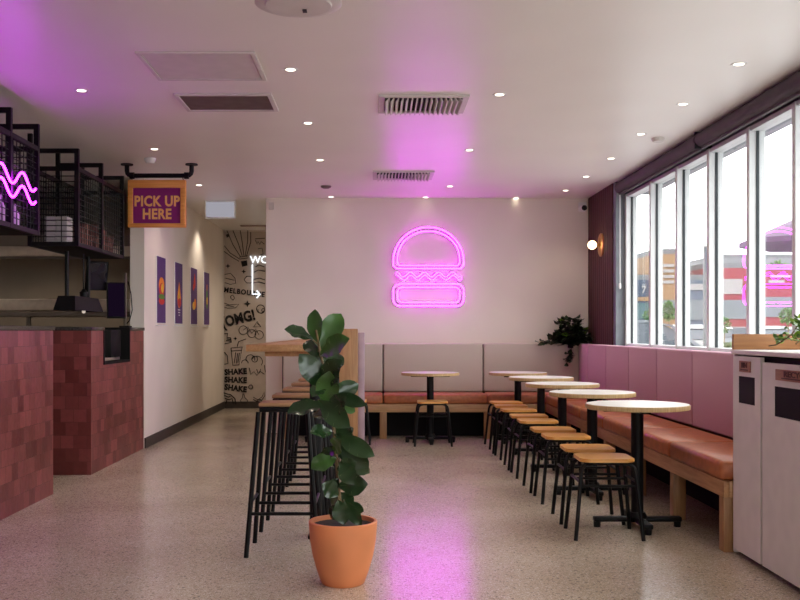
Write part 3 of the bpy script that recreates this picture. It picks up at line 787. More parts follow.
# kitchen back line
t = thing('extractor_hood', (-4.3, 10.6, 1.9), 'long stainless extractor hood over the kitchen cook line', 'extractor hood')
f = MB(); f.prism([(-6.0, 10.1, 1.99), (-6.0, 10.1, 2.12), (-6.0, 10.5, 2.5), (-6.0, 11.15, 2.5), (-6.0, 11.15, 1.99)], (3.55, 0, 0)); f.build('canopy', 'dullsteel', t)
MB().box(-6.0, -2.45, 10.08, 10.1, 1.905, 2.005, .004).build('lip', 'chrome', t, 'bright steel lip')
MB().box(-6.0, -2.45, 10.1, 10.13, 1.88, 1.9, .003).build('drip_rail', 'dullsteel', t)
t = thing('steel_pass_shelf', (-4.3, 10.5, 0), 'stainless kitchen bench with a raised shelf under the hood', 'kitchen bench')
MB().box(-6.0, -2.5, 10.3, 10.75, 1.36, 1.48, .01).build('raised_shelf', 'chrome', t)
MB().box(-6.0, -2.5, 10.32, 10.75, 1.30, 1.345, .004).build('shelf_rail', 'dullsteel', t)
MB().box(-6.0, -2.5, 10.35, 11.1, .86, .9, .004).build('bench_top', 'chrome', t)
for x in (-5.9, -4.8, -3.7, -2.6):
    MB().box(x - .03, x + .03, 10.4, 10.46, 0, .86).build('leg', 'dullsteel', t)
    MB().box(x - .02, x + .02, 10.6, 10.64, .9, 1.30).build('shelf_upright', 'dullsteel', t)
t = tag(MB().box(-3.42, -3.2, 9.9, 10.08, 1.97, 2.1, .006).build('carton', 'box'), 'small carton under the cage shelf by the kitchen hood', 'carton')
t.location.z = 2.006; t.location.y = 10.3
spot('kitchen_lamp', (-4.6, 9.0, 2.6), 14, 140)
for x in (-5.4, -4.5, -3.6, -2.9): spot('splash_fill_lamp', (x, 10.55, 1.975), 9, 150)  # unseen lamps added under the canopy to brighten the splashback
spot('mural_fill_lamp', (-.75, 14.0, 2.6), 52, 150)  # unseen lamp added round the corner to brighten the mural
spot('kitchen_lamp', (-4.4, 5.0, 2.6), 4, 130)

# hanging pick up sign
Ys = 8.98
t = thing('pickup_sign', (-1.98, Ys, 2.07), 'hanging wooden sign reading PICK UP HERE on black pipe', 'sign')
zc = 2.545
f = MB()
xl, xr = -2.245, -1.665
path = [(xl, Ys, CEIL - .01), (xl, Ys, zc + .04)] + [(xl + .04 - .04 * math.cos(a), Ys, zc + .04 - .04 * math.sin(a)) for a in (.5, 1.0)] + [(xl + .04, Ys, zc), (xr - .04, Ys, zc)] + \
    [(xr - .04 + .04 * math.sin(a), Ys, zc + .04 - .04 * math.cos(a)) for a in (.5, 1.0)] + [(xr, Ys, zc + .04), (xr, Ys, CEIL - .01)]
f.tube(path, .021, n=14); f.build('pipe', 'black', t, 'black iron pipe bracket')
for x in (xl, xr): MB().lathe([(0, -.012), (.055, -.012), (.055, 0), (0, 0)], (x, Ys, CEIL), 24).build('flange', 'black', t)
for x in (xl + .04, xr + -.04):
    MB().lathe([(.03, -.02), (.03, .02)], (x + (.005 if x < -2 else -.005), Ys, zc), 14, 'X').build('elbow_collar', 'black', t)
for x in (-2.205, -1.745): MB().tube([(x, Ys, zc - .02), (x + .01, Ys, 2.495)], .004, n=6).build('hook_wire', 'black', t)
x0, x1, z0, z1 = -2.232, -1.716, 2.08, 2.503
f = MB()
f.box(x0, x1, Ys - .03, Ys + .03, z1 - .07, z1, .003); f.box(x0, x1, Ys - .03, Ys + .03, z0, z0 + .035, .003)
f.box(x0, x0 + .045, Ys - .03, Ys + .03, z0 + .035, z1 - .07, .003); f.box(x1 - .045, x1, Ys - .03, Ys + .03, z0 + .035, z1 - .07, .003)
f.build('wooden_frame', 'gold', t, 'golden timber frame')
MB().box(x0 + .045, x1 - .045, Ys - .012, Ys + .012, z0 + .035, z1 - .07).build('panel', 'sign_purple', t, 'deep purple panel')
text_on('upper_lettering', 'PICK UP', .128, 'gold_text', t, ((x0 + x1) / 2, Ys - .014, 2.31), bold=.0042, label='orange words PICK UP', sx=.84, spacing=1.06)
text_on('lower_lettering', 'HERE', .128, 'gold_text', t, ((x0 + x1) / 2, Ys - .014, 2.195), bold=.0042, label='orange word HERE', sx=.84, spacing=1.06)
spot('sign_glow_lamp', (-1.95, 8.2, CEIL - .02), 34, 110)

# ------------------------------------------------------------------ banquettes
BT = 1.012
t = thing('back_banquette', (.6, 11.0, 0), 'long bench with grey upholstered back along the neon wall', 'bench')
xs = [-1.05, .067, 1.18, 2.30]
for a, c in zip(xs, xs[1:]):
    MB().box(a + .006, c - .006, 11.10, 11.17, .475, BT, .016, 3).build('back_panel', 'grey_fabric', t, 'grey fabric back panel')
    MB().box(a + .004, min(c, 1.79) - .004 if a < 1.1 else c - .004, 10.64, 11.10, .372, .474, .024, 3).build('seat_cushion', 'leather', t, 'tan leather seat cushion')
MB().box(-1.06, 2.30, 11.17, 11.2, .0, BT - .012).build('back_board', 'groove', t)
MB().box(-1.06, 2.33, 11.2, YB, 0, BT - .02).build('rear_ledge', 'oak', t, 'timber ledge behind the back panels')
MB().box(-1.05, 1.82, 10.65, 10.68, .285, .37, .003).build('seat_rail', 'oak', t, 'pale timber seat rail')
MB().box(-1.05, 2.30, 10.68, 11.17, .33, .37).build('seat_deck', 'oak', t)
for x in (-1.0, .067, 1.18): MB().box(x - .037, x + .037, 10.655, 10.73, 0, .285, .003).build('leg', 'oak_z', t)
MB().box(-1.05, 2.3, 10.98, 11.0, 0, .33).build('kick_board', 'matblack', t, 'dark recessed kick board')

t = thing('window_banquette', (2.1, 7.9, 0), 'long tan bench with pink upholstered back under the window', 'bench')
ysb = [11.09, 10.62, 9.76, 8.88, 7.99, 7.09, 6.19, 5.19]
for a, c in zip(ysb, ysb[1:]):
    MB().box(2.232, 2.322, c + .006, a - .006, .475, BT, .016, 3).build('back_panel', 'neon_pink_fabric', t, 'dusty pink fabric back panel, part neon tint')
ysc = [10.635, 9.72, 8.82, 7.92, 7.02, 6.12, 5.19]
for a, c in zip(ysc, ysc[1:]):
    MB().box(1.785, 2.228, c + .003, a - .003, .372, .474, .026, 3).build('seat_cushion', 'leather', t, 'tan leather seat cushion')
MB().box(2.325, 2.345, 5.19, 11.09, 0, .975).build('back_board', 'groove', t)
MB().box(1.80, 1.83, 5.19, 10.645, .285, .37, .003).build('seat_rail', 'oak_y', t, 'pale timber seat rail')
MB().box(1.83, 2.32, 5.22, 10.645, .33, .37).build('seat_deck', 'oak_y', t)
MB().box(1.83, 2.32, 5.19, 5.22, .285, .37, .002).build('end_rail', 'oak', t)
for yy in (5.235, 6.12, 7.02, 7.92, 8.82, 9.72): MB().box(1.803, 1.88, yy - .037, yy + .037, 0, .285, .003).build('leg', 'oak_z', t)
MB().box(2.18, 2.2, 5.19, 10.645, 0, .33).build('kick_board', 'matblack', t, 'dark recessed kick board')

# ------------------------------------------------------------------ round tables and low stools
def make_table():
    t = thing('round_table', (0, 0, 0), '', 'table', 'round pedestal tables')
    r = .3
    MB().lathe([(0, .706), (r - .003, .706), (r, .709), (r, .732), (r - .002, .734), (0, .734)], n=56).build('tabletop', 'pale', t, 'pale ply edged round top', world=False)
    MB().lathe([(0, .7345), (r - .006, .7345), (r - .006, .7362), (0, .7362)], n=56).build('laminate', 'laminate', t, 'cream laminate surface', world=False)
    MB().lathe([(.036, .03), (.036, .69)], n=20).build('column', 'black', t, world=False)
    f = MB(); f.box(-.2, .2, -.025, .025, .69, .706); f.box(-.025, .025, -.2, .2, .69, .7055); f.build('top_spider', 'black', t, world=False)
    MB().lathe([(0, .05), (.05, .05), (.06, .06), (.045, .09), (0, .09)], n=20).build('hub', 'black', t, world=False)
    for i in range(4):
        a = PI / 2 * i
        f = MB(); f.box(.03, .258, -.026, .026, .032, .062, .008)
        f.lathe([(0, 0), (.02, 0), (.022, .034), (0, .034)], (.236, 0, 0), 12)
        f.bm.transform(Matrix.Rotation(a, 4, 'Z')); f.build('base_arm', 'black', t, world=False)
    for c_ in S.objects:
        if c_.parent == t: c_.data.transform(Matrix.Scale(.982, 4, (0, 0, 1)))
    return t
def make_stool():
    t = thing('low_stool', (0, 0, 0), '', 'stool', 'low stools with honey plywood seats')
    f = MB(); hs = .15; r = .045; poly = []
    for (cx_, cy_, a0) in ((hs - r, hs - r, 0), (-hs + r, hs - r, 90), (-hs + r, -hs + r, 180), (hs - r, -hs + r, 270)):
        for i in range(7): a = math.radians(a0 + 15 * i); poly.append((cx_ + r * math.cos(a), cy_ + r * math.sin(a), .437))
    f.prism(poly, (0, 0, .02)); bmesh.ops.bevel(f.bm, geom=[e for e in f.bm.edges if abs(e.verts[0].co.z - e.verts[1].co.z) < 1e-4], offset=.006, segments=2, affect='EDGES')
    f.build('seat', 'honey', t, world=False)
    for sx in (-1, 1):
        for sy in (-1, 1):
            pts = [(.185 * sx, .172 * sy, 0), (.150 * sx, .140 * sy, .375), (.142 * sx, .134 * sy, .405), (.125 * sx, .122 * sy, .422), (.095 * sx, .112 * sy, .429), (.0, .105 * sy, .429)]
            MB().tube(pts, .0115, n=10).build('leg', 'black', t, world=False)
    z = .305; kx = .185 - .035 * z / .375; ky = .172 - .032 * z / .375
    for s_ in (-1, 1):
        MB().tube([(-kx, s_ * ky, z), (kx, s_ * ky, z)], .008, n=8).build('rung', 'black', t, world=False)
        MB().tube([(s_ * kx, -ky, z + .022), (s_ * kx, ky, z + .022)], .008, n=8).build('rung', 'black', t, world=False)
    MB().box(-.11, .11, -.118, -.09, .43, .437).build('seat_batten', 'black', t, world=False)
    MB().box(-.11, .11, .09, .118, .43, .437).build('seat_batten', 'black', t, world=False)
    for c_ in S.objects:
        if c_.parent == t: c_.data.transform(Matrix.Scale(.972, 4, (0, 0, 1)))
    return t
TB = [(1.53, 5.88, 'round pale table closest to the viewer in the row beside the pink bench'),
      (1.512, 7.03, 'second round pale table from the viewer beside the pink bench'),
      (1.515, 8.18, 'third round pale table from the viewer beside the pink bench'),
      (1.525, 9.3, 'fourth round pale table from the viewer beside the pink bench'),
      (1.46, 10.36, 'fifth round table of the window row, in the bench corner'),
      (.55, 10.33, 'round table standing alone at the grey bench below the neon burger'),
      (-.49, 10.36, 'round table at the grey bench, half hidden behind the timber screen')]
pt = None
for x, y, lab in TB:
    if pt is None: t = pt = make_table()
    else: t = copy_tree(pt)
    t.location = (x, y, 0); t['label'] = lab
    if 'fifth' in lab: t.rotation_euler.z = PI / 4
ordn = ['first', 'second', 'third', 'fourth', 'fifth', 'sixth', 'seventh', 'eighth', 'ninth']
SP = []
for k_, (yy) in enumerate((5.88, 7.03, 8.18, 9.3)):
    SP += [(1.282, yy - .23), (1.282, yy + .23)]
SP.append((1.285, 9.99))
ps = None
for i, (x, y) in enumerate(SP):
    if ps is None: t = ps = make_stool()
    else: t = copy_tree(ps)
    t.location = (x + random.uniform(-.008, .008), y, 0); t.rotation_euler.z = math.radians(random.uniform(-2, 2)) + (PI if i % 2 else 0)
    t['label'] = '%s low wood-seat stool from the viewer in the row beside the window tables' % ordn[i]
for (x, y, lab) in ((.56, 10.06 + .17, 'low wood-seat stool alone in front of the table below the neon burger'),
                    (-.255, 10.25, 'low wood-seat stool half hidden behind the timber screen')):
    t = copy_tree(ps); t.location = (x, y - (.12 if x > 0 else 0), 0); t['label'] = lab; t.rotation_euler.z = 0

# timber screen beside the high tables
t = thing('screen_partition', (-.3, 9.7, 0), 'narrow upright timber screen behind the potted fig', 'screen')
MB().box(-.43, -.185, 9.62, 9.72, 0, 1.172, .004).build('timber_panel', 'oak_z', t)
MB().box(-.183, -.12, 9.66, 9.72, .0, 1.135, .006).build('edge_panel', 'lav', t, 'lavender grey edge panel')

# ------------------------------------------------------------------ high tables and bar stools
def make_high_table():
    t = thing('high_table', (0, 0, 0), '', 'bar table', 'high timber tables in a row')
    MB().box(-.27, .11, -.61, .61, 1.044, 1.08, .004).build('tabletop', 'oak_y', t, world=False)
    MB().box(-.18, .10, -.55, .55, 1.018, 1.044, .003).build('apron', 'oak_y', t, world=False)
    MB().lathe([(.035, .02), (.035, 1.018)], (.06, -.14, 0), 16).build('column', 'black', t, world=False)
    MB().box(.02, .13, -.215, -.065, 0, .02, .004).build('foot_plate', 'black', t, world=False)
    return t
ph = None
for i, (y, lab) in enumerate(((5.735, 'high timber table nearest the viewer, behind the potted fig'), (7.02, 'second high timber table, behind the nearest one'), (8.3, 'farthest high timber table, next to the timber screen'))):
    t = ph = make_high_table() if ph is None else copy_tree(ph) if False else None or ph
    if i: t = copy_tree(ph)
    t.location = (-.402, y, 0); t['label'] = lab
def make_bar_stool():
    t = thing('bar_stool', (0, 0, 0), '', 'bar stool', 'tall black bar stools with timber seats')
    MB().box(-.126, .15, -.115, .115, .76, .78, .005).build('seat', 'seatwood', t, 'brown timber seat', world=False)
    MB().box(-.12, .14, -.14, .14, .735, .759, .003).build('seat_frame', 'black', t, world=False)
    for sx in (-1, 1):
        for sy in (-1, 1):
            MB().tube([(.182 * sx, .178 * sy, 0), (.126 * sx, .126 * sy, .735)], .0125, n=8).build('leg', 'black', t, world=False)
    for z in (.22,):
        q = .182 - .054 * z / .735; q2 = .178 - .05 * z / .735
        for s_ in (-1, 1):
            MB().tube([(-q, s_ * q2, z), (q, s_ * q2, z)], .009, n=8).build('footrest', 'black', t, world=False)
            MB().tube([(s_ * q, -q2, z + .05), (s_ * q, q2, z + .05)], .009, n=8).build('footrest', 'black', t, world=False)
    return t
pb = None
for i in range(5):
    t = copy_tree(pb) if pb else make_bar_stool()
    pb = pb or t
    t.location = (-.482, 5.25 + .648 * i, 0)
    t['label'] = ['tall black bar stool nearest the viewer, beside the terracotta pot', 'second tall black bar stool, right behind the nearest one', 'third tall black bar stool under the high tables',
                  'fourth tall black bar stool under the high tables', 'fifth tall black bar stool, the farthest under the high tables'][i]

# ------------------------------------------------------------------ fiddle leaf fig in a terracotta pot
PX, PY = -.155, 4.56
t = thing('fiddle_leaf_fig', (PX, PY, 0), 'tall fiddle leaf fig in a terracotta pot on the floor', 'potted plant')
prof = [(0, 0), (.09, 0), (.098, .006), (.118, .06), (.138, .13), (.150, .2), (.1555, .27), (.1565, .284), (.152, .288), (.142, .287), (.139, .275), (.136, .245), (0, .245)]
MB().lathe(prof, (PX, PY, 0), 56).build('pot', 'terracotta', t, 'terracotta pot')
MB().lathe([(0, .268), (.06, .272), (.139, .268), (.137, .25), (0, .25)], (PX, PY, 0), 32).build('soil', 'soil', t, 'dark soil')
stem_pts = [(343, 529, 0), (340, 505, .0), (338, 480, .01), (336, 455, .0), (334, 430, -.01), (329, 400, 0), (324, 370, .01), (319, 345, 0), (316, 330, 0)]
MB().tube([at(a, b_, PY + d) for a, b_, d in stem_pts], .009, n=8, r1=.005).build('stem', 'stem', t, 'thin brown stem')
def leaf(mb, vein, base, tip, width, side, fold=.25, curl=.12, nu=10):
    """A fiddle-shaped leaf: broad past the middle, folded on its midrib, curling at the tip."""
    base, tip, side = Vector(base), Vector(tip), Vector(side)
    d = tip - base; L_ = d.length; d.normalize()
    side = (side - d * side.dot(d)).normalized(); nor = d.cross(side)
    rows = []
    for i in range(nu + 1):
        u = i / nu
        w = width * (math.sin(PI * min(1, u ** 1.15)) ** .72) * (.72 + .42 * u) if 0 < u < 1 else width * .04
        c = base + d * (L_ * u) - nor * (curl * L_ * (u * u - u * .8))
        wav = .06 * width * math.sin(u * 17)
        row = []
        for j in (-2, -1, 0, 1, 2):
            s_ = j / 2
            row.append(mb.bm.verts.new(c + side * (w / 2 * s_) + nor * (fold * w * (abs(s_) ** 1.3) * .5 + wav * abs(s_))))
        rows.append(row)
    for A, B in zip(rows, rows[1:]):
        for j in range(4): mb.bm.faces.new((A[j], A[j + 1], B[j + 1], B[j]))
    if vein is not None:
        vein.tube([r[2].co + nor * -.0012 for r in rows[:-1]], .0016, n=4, r1=.0006)
        for i in range(2, nu - 1, 2):
            for j, q in ((0, -1), (4, 1)):
                a = rows[i][2].co; b2 = rows[min(nu, i + 1)][j].co.lerp(rows[min(nu, i + 1)][2].co, .15)
                mid = rows[i][1 if q < 0 else 3].co.lerp(rows[i + 1][1 if q < 0 else 3].co, .55)
                vein.tube([a + nor * -.0008, mid + nor * -.0008, b2 + nor * -.0008], .0008, n=3)
LV = [ # base px, tip px, width px, dY base, dY tip, light?, roll
 ((313, 340), (285, 328), 18, 0, -.02, 0, .5), ((318, 347), (314, 309), 19, 0, .03, 1, -.6), ((318, 352), (341, 313), 26, .01, .06, 1, .3),
 ((320, 356), (348, 338), 24, -.02, -.12, 1, .0), ((327, 392), (300, 354), 26, 0, -.05, 0, .2), ((322, 390), (340, 360), 28, -.02, -.12, 0, -.3),
 ((326, 398), (359, 384), 20, .01, .05, 0, .5), ((330, 394), (366, 405), 15, -.01, -.08, 0, .2), ((327, 408), (329, 372), 26, -.02, -.10, 1, .1),
 ((328, 404), (287, 412), 22, 0, -.04, 0, .35), ((318, 400), (349, 427), 24, -.03, -.12, 0, .2), ((334, 402), (356, 412), 11, .02, .1, 1, .4),
 ((333, 432), (311, 432), 18, -.03, -.1, 0, .2), ((334, 434), (374, 456), 20, -.02, -.10, 0, .2), ((334, 440), (369, 468), 22, 0, .06, 0, .4),
 ((337, 458), (311, 468), 22, -.01, -.05, 1, .2), ((337, 452), (370, 474), 18, .03, .12, 0, .5), ((340, 462), (354, 484), 20, -.03, -.1, 0, .1),
 ((338, 486), (367, 484), 24, 0, -.05, 0, .3), ((338, 496), (323, 484), 20, -.03, -.08, 0, .1), ((339, 500), (364, 512), 14, .01, .05, 0, .4),
 ((344, 500), (361, 525), 15, -.03, -.08, 0, .2), ((338, 500), (344, 524), 20, -.04, -.1, 0, -.1), ((340, 490), (332, 508), 14, .04, .14, 1, .3),
 ((326, 380), (338, 352), 24, .03, .16, 0, .3), ((336, 440), (348, 424), 22, .04, .18, 0, .3), ((330, 420), (316, 410), 20, .04, .17, 0, .2), ((337, 470), (322, 450), 18, .03, .16, 0, .3),
 ((322, 360), (306, 340), 20, .03, .12, 0, .3), ((326, 385), (312, 396), 18, -.03, -.1, 0, .2), ((332, 418), (352, 438), 18, .02, .02, 0, .5), ((337, 470), (356, 462), 18, -.02, -.06, 0, .4),
 ((339, 492), (352, 506), 18, .02, .02, 0, .2), ((336, 446), (322, 462), 18, 0, .02, 0, .3), ((341, 505), (330, 518), 16, .02, .06, 0, .3), ((339, 478), (326, 496), 18, .0, -.02, 0, .1),
 ((335, 452), (340, 440), 20, -.04, -.14, 1, .2), ((331, 415), (345, 396), 22, -.03, -.12, 0, .1)]
fd, fl, fv, fp = MB(), MB(), MB(), MB()
for bp, tp_, w_, d0, d1, li, roll in LV:
    A, B = at(*bp, PY + d0), at(*tp_, PY + d1)
    d = (B - A).normalized(); view = Vector((.1 + roll * .4, 1, -.45)).normalized()
    sd = d.cross(view)
    sd = Matrix.Rotation(roll * .9, 3, d) @ sd
    leaf(fl if li else fd, fv, A, B, w_ * .95 / F * PY, sd, .24, .16)
    zz = A.z                                       # petiole back to the stem
    best = min(stem_pts, key=lambda q: (at(q[0], q[1], PY + q[2]) - A).length)
    fp.tube([at(best[0], best[1], PY + best[2]), A], .0035, n=5)
fd.build('foliage', 'leaf', t, 'dark green glossy fiddle leaves'); fl.build('young_foliage', 'leaf_light', t, 'brighter green young leaves')
fv.build('leaf_veins', 'vein', t, 'pale leaf veins'); fp.build('petioles', 'stem', t)

# trailing plants
def small_leaf(mb, p, d, size):
    d = Vector(d).normalized(); sd = d.cross(Vector((random.uniform(-.5, .5), random.uniform(-.5, .5), 1))).normalized()
    leaf(mb, None, p, Vector(p) + d * size, size * .75, sd, .3, .15, 4)
t = thing('trailing_pothos', at(575, 343, 11.22), 'bushy dark trailing plant on the ledge in the bench corner', 'potted plant')
P0 = Vector((2.16, 11.24, .995))
MB().lathe([(0, 0), (.045, 0), (.052, .1), (.048, .1), (.042, .01), (0, .01)], P0, 20).build('pot', 'matblack', t, 'small dark pot')
f, f2, st = MB(), MB(), MB()
for i in range(230):
    a = random.uniform(0, 2 * PI); r_ = random.uniform(.0, .2)
    p = Vector((2.16 + r_ * math.cos(a) * .95, 11.13 + r_ * math.sin(a) * .5, 1.02 + random.uniform(0, 1) * .28 * (1 - (r_ / .23) ** 2)))
    if p.x > 2.35: p.x = 2.35
    small_leaf(f if random.random() > .05 else f2, p, (math.cos(a), math.sin(a) - .5, random.uniform(-.7, .5)), random.uniform(.085, .125))
for (pts, n) in (([at(565, 338, 11.1), at(553, 339, 11.08), at(545, 341, 11.07), at(539, 342, 11.07)], 22), ([at(573, 341, 11.06), at(571, 350, 11.04), at(568, 358, 11.03), at(566, 365, 11.03)], 34)):
    st.tube(pts, .003, n=5)
    for i in range(n):
        u = random.uniform(0, len(pts) - 1.01); q = int(u); p = pts[q].lerp(pts[q + 1], u - q)
        small_leaf(f, p, (random.uniform(-1, 1), -.6, random.uniform(-.8, .5)), random.uniform(.055, .085))
f.build('foliage', 'vine', t, 'dark green leaves'); f2.build('pale_foliage', 'vine_light', t, 'a few bright leaves'); st.build('stems', 'stem', t)

# ------------------------------------------------------------------ waste station
XBIN = 1.84
t = thing('waste_station', (2.1, 4.3, 0), 'grey cabinet with two bin doors at the end of the bench', 'bin cabinet')
MB().box(XBIN + .03, 2.34, 3.0, 5.17, .05, 1.02).build('carcass', 'matblack', t)
MB().box(XBIN + .06, 2.34, 3.0, 5.15, 0, .05).build('plinth', 'matblack', t)
MB().box(XBIN + .004, 2.34, 5.155, 5.18, .01, 1.03, .002).build('end_panel', 'bin', t)
MB().box(XBIN - .005, 2.345, 3.0, 5.183, 1.031, 1.053, .003).build('countertop', 'bin', t, 'pale counter top')
MB().box(XBIN - .002, 2.345, 5.155, 5.18, 1.054, 1.134, .002).build('upstand', 'wood_mid', t, 'timber upstand')
MB().box(2.32, 2.345, 3.0, 5.15, 1.054, 1.134, .002).build('rear_upstand', 'oak_y', t, 'timber upstand')
def bin_door(y0, y1, z1, s0, s1, sz0, sz1, p0, p1, pz0, pz1, word, sub):
    f = MB()
    f.box(XBIN, XBIN + .02, y0, s0, .03, z1); f.box(XBIN, XBIN + .02, s1, y1, .03, z1); f.box(XBIN, XBIN + .02, s0, s1, .03, sz0); f.box(XBIN, XBIN + .02, s0, s1, sz1, z1)
    d = f.build('bin_door', 'bin', t, 'pale grey door with a black slot')
    MB().box(XBIN + .002, XBIN + .02, s0 + .001, s1 - .001, sz0 + .001, sz1 - .001).build('chute_flap', 'matblack', d, 'black chute flap')
    pl = MB().box(XBIN - .008, XBIN, p0, p1, pz0, pz1, .001, 1).build('name_plate', 'copper', d, 'reddish timber name plate')
    L_ = p1 - p0
    text_on('plate_word', word, .036, 'plate_text', d, (XBIN - .009, (p0 + p1) / 2, pz0 + (pz1 - pz0) * .6), '-X', bold=.001, depth=.002, sx=L_ / (.028 * len(word)) * .8 if True else 1)
    MB().box(XBIN - .0095, XBIN - .008, p0 + .15 * L_, p1 - .15 * L_, pz0 + .008, pz0 + .014).build('plate_line', 'plate_text', d)
bin_door(4.80, 5.15, 1.022, 4.87, 5.09, .785, .922, 4.92, 5.06, .945, 1.0, 'BIN', 1)
bin_door(3.95, 4.775, 1.0, 4.05, 4.63, .755, .895, 4.12, 4.60, .925, .975, 'RECYCLE', 1)
MB().box(XBIN, XBIN + .02, 3.0, 3.93, .03, 1.0).build('side_door', 'bin', t)
t = thing('vine_plant', (2.12, 4.55, 1.053), 'bright green trailing vine in a pot on the bin cabinet', 'potted plant')
MB().lathe([(0, 0), (.07, 0), (.09, .14), (.083, .14), (.066, .012), (0, .012)], (2.16, 4.5, 1.054), 24).build('pot', 'white', t, 'white pot')
f, f2, st = MB(), MB(), MB()
v1 = [Vector((2.16, 4.5, 1.2)), at(803, 318, 4.55), at(792, 334, 4.62), at(783, 341, 4.7), at(776, 345, 4.75), at(769, 346, 4.8)]
v2 = [Vector((2.16, 4.5, 1.2)), at(808, 330, 4.4), at(800, 340, 4.38), at(796, 344, 4.36)]
for v_, n in ((v1, 42), (v2, 22)):
    st.tube(v_, .0035, n=6)
    for i in range(n):
        u = random.uniform(.6, len(v_) - 1.01); q = int(u); p = v_[q].lerp(v_[q + 1], u - q)
        p = p + Vector((random.uniform(-.02, .02), random.uniform(-.03, .03), random.uniform(.0, .03)))
        p.z = max(p.z, 1.068)
        small_leaf(f2 if random.random() < .35 else f, p, (random.uniform(-1, 1), random.uniform(-1, .3), random.uniform(-.05, .7)), random.uniform(.028, .05))
for i in range(60):
    a = random.uniform(0, 2 * PI); p = Vector((2.16 + .06 * math.cos(a), 4.5 + .06 * math.sin(a), 1.2 + random.uniform(0, .12)))
    small_leaf(f, p, (math.cos(a), math.sin(a), random.uniform(-.2, .8)), .06)
f.build('foliage', plain('vine_green', lin(74, 112, 40), .45, var=.35, nscale=20), t, 'mid green leaves'); f2.build('bright_foliage', 'vine_light', t, 'yellow green leaves'); st.build('stems', 'stem', t)

# ------------------------------------------------------------------ outdoors, seen through the window
g = MB().box(2.75, 150, -40, 190, -.25, -.2).build('ground', 'asphalt'); tag(g, 'pale car park outside the window', 'ground', kind='structure')
def on_plot(px, Y): return (px - CX) / F * Y
def zz(py, Y): return EYE + (HZ - py) / F * Y
GZ = -.2
def block(name, px0, px1, pyt, Y, depth, mat, lab, extras=()):
    x0, x1, zt = on_plot(px0, Y), on_plot(px1, Y), zz(pyt, Y)
    t = thing(name, ((x0 + x1) / 2, Y + depth / 2, GZ), lab, 'building', 'shops across the car park')
    MB().box(x0, x1, Y, Y + depth, GZ, zt).build('walls', mat, t)
    MB().box(x0, x1, Y, Y + depth, zt, zt + .5).build('roof_edge', 'roofgrey', t)
    for (nm, a, b_, c, d, m) in extras:
        MB().box(on_plot(a, Y), on_plot(b_, Y), Y - .12, Y, zz(d, Y), zz(c, Y)).build(nm, m, t)
    return t
t = block('street_shop', 600, 653, 280, 95, 9, 'navy', 'navy blue shop far left across the car park', (('canopy_band', 600, 653, 297, 301, 'orange_clad'), ('shopfront', 600, 653, 303, 319, 'teal')))
text_on('sign_number', '7', 1.0, 'signwhite', t, (on_plot(643.5, 95), 94.85, zz(290, 95)), bold=.02)
block('street_shop', 655, 678, 254, 95, 9, 'orange_clad', 'orange shop front with white sign bands across the car park', tuple(('sign_band', 663, 674, a, a + 3, 'signwhite') for a in (264, 269.5, 275, 280.5)) + (('shopfront', 657, 677, 300, 318, 'shopglass'),))
block('street_shop', 679.5, 704, 280, 95, 9, 'bluegrey', 'blue grey shop behind the lamp post across the car park', (('fascia', 679, 704, 284, 290, 'signwhite'), ('shopfront', 681, 703, 300, 320, 'shopglass')))
block('street_shop', 706, 749, 268, 95, 9, 'red_clad', 'red shop front with a large white sign panel', (('sign_panel', 723, 742, 279, 294, 'signwhite'), ('shopfront', 708, 746, 300, 319, 'shopglass')))
t = block('street_shop', 752, 797, 270, 95, 9, 'red_clad', 'red shop with white lettering bars, below the parasol', (('sign_bar', 770, 790, 275, 277.5, 'signwhite'), ('sign_bar', 768, 784, 280, 283, 'signwhite'), ('shopfront', 756, 794, 297, 317, 'shopglass')))
block('street_warehouse', 720, 830, 258, 140, 30, 'pale_clad', 'pale warehouse rising behind the red shops', (('shopfront', 724, 826, 290, 318, 'shopglass'),))
def tree(px, py_top, Y, r_px, lab, mat='hedge', n=340, trunk=True):
    x, zt = on_plot(px, Y), zz(py_top, Y); r_ = r_px / F * Y
    t = thing('street_tree', (x, Y, GZ), lab, 'tree', 'trees and bushes outside')
    if trunk: MB().tube([(x, Y, GZ), (x + .1, Y, zt - r_ * 1.3), (x, Y, zt - r_ * .6)], .12 * r_, n=8, r1=.05 * r_).build('trunk', 'stem', t)
    f = MB()
    for i in range(n):
        v = Vector((random.gauss(0, 1), random.gauss(0, 1), random.gauss(0, 1))).normalized() * r_ * random.uniform(.5, 1)
        small_leaf(f, Vector((x, Y, zt - r_)) + v, v + Vector((random.uniform(-1, 1), random.uniform(-1, 1), random.uniform(-1, 1))) * r_ * .6, r_ * .42)
    f.build('foliage', mat, t)
tree(668, 303, 60, 8, 'green bush in front of the orange shop', n=300)
tree(723, 318, 48, 7, 'green bush in front of the white sign panel', n=260)
tree(648, 311, 62, 5, 'small green bush in front of the navy shop', n=220)
tree(778, 262, 122, 8, 'hazy tree above the roof of the red shop below the parasol', n=220)
tree(762, 264, 122, 6, 'smaller hazy tree left of the tree over the red shop', n=200)
tree(787, 309, 50, 7, 'green bush in front of the red shop below the parasol', n=260)
tree(797, 306, 52, 8, 'green bush by the right end of the red shops', n=260)
o = MB(); o.box(on_plot(722, 42), on_plot(860, 42), 42, 46, GZ, GZ + .55, .1)
for i in range(900):
    p = Vector((random.uniform(on_plot(722, 42), on_plot(860, 42)), random.uniform(41.9, 44), GZ + random.uniform(.3, .6)))
    small_leaf(o, p, (random.uniform(-1, 1), random.uniform(-1, 1), 1), .35)
tag(o.build('grass_verge', 'lawn'), 'strip of tall pale green grass beyond the window', 'grass', kind='stuff')
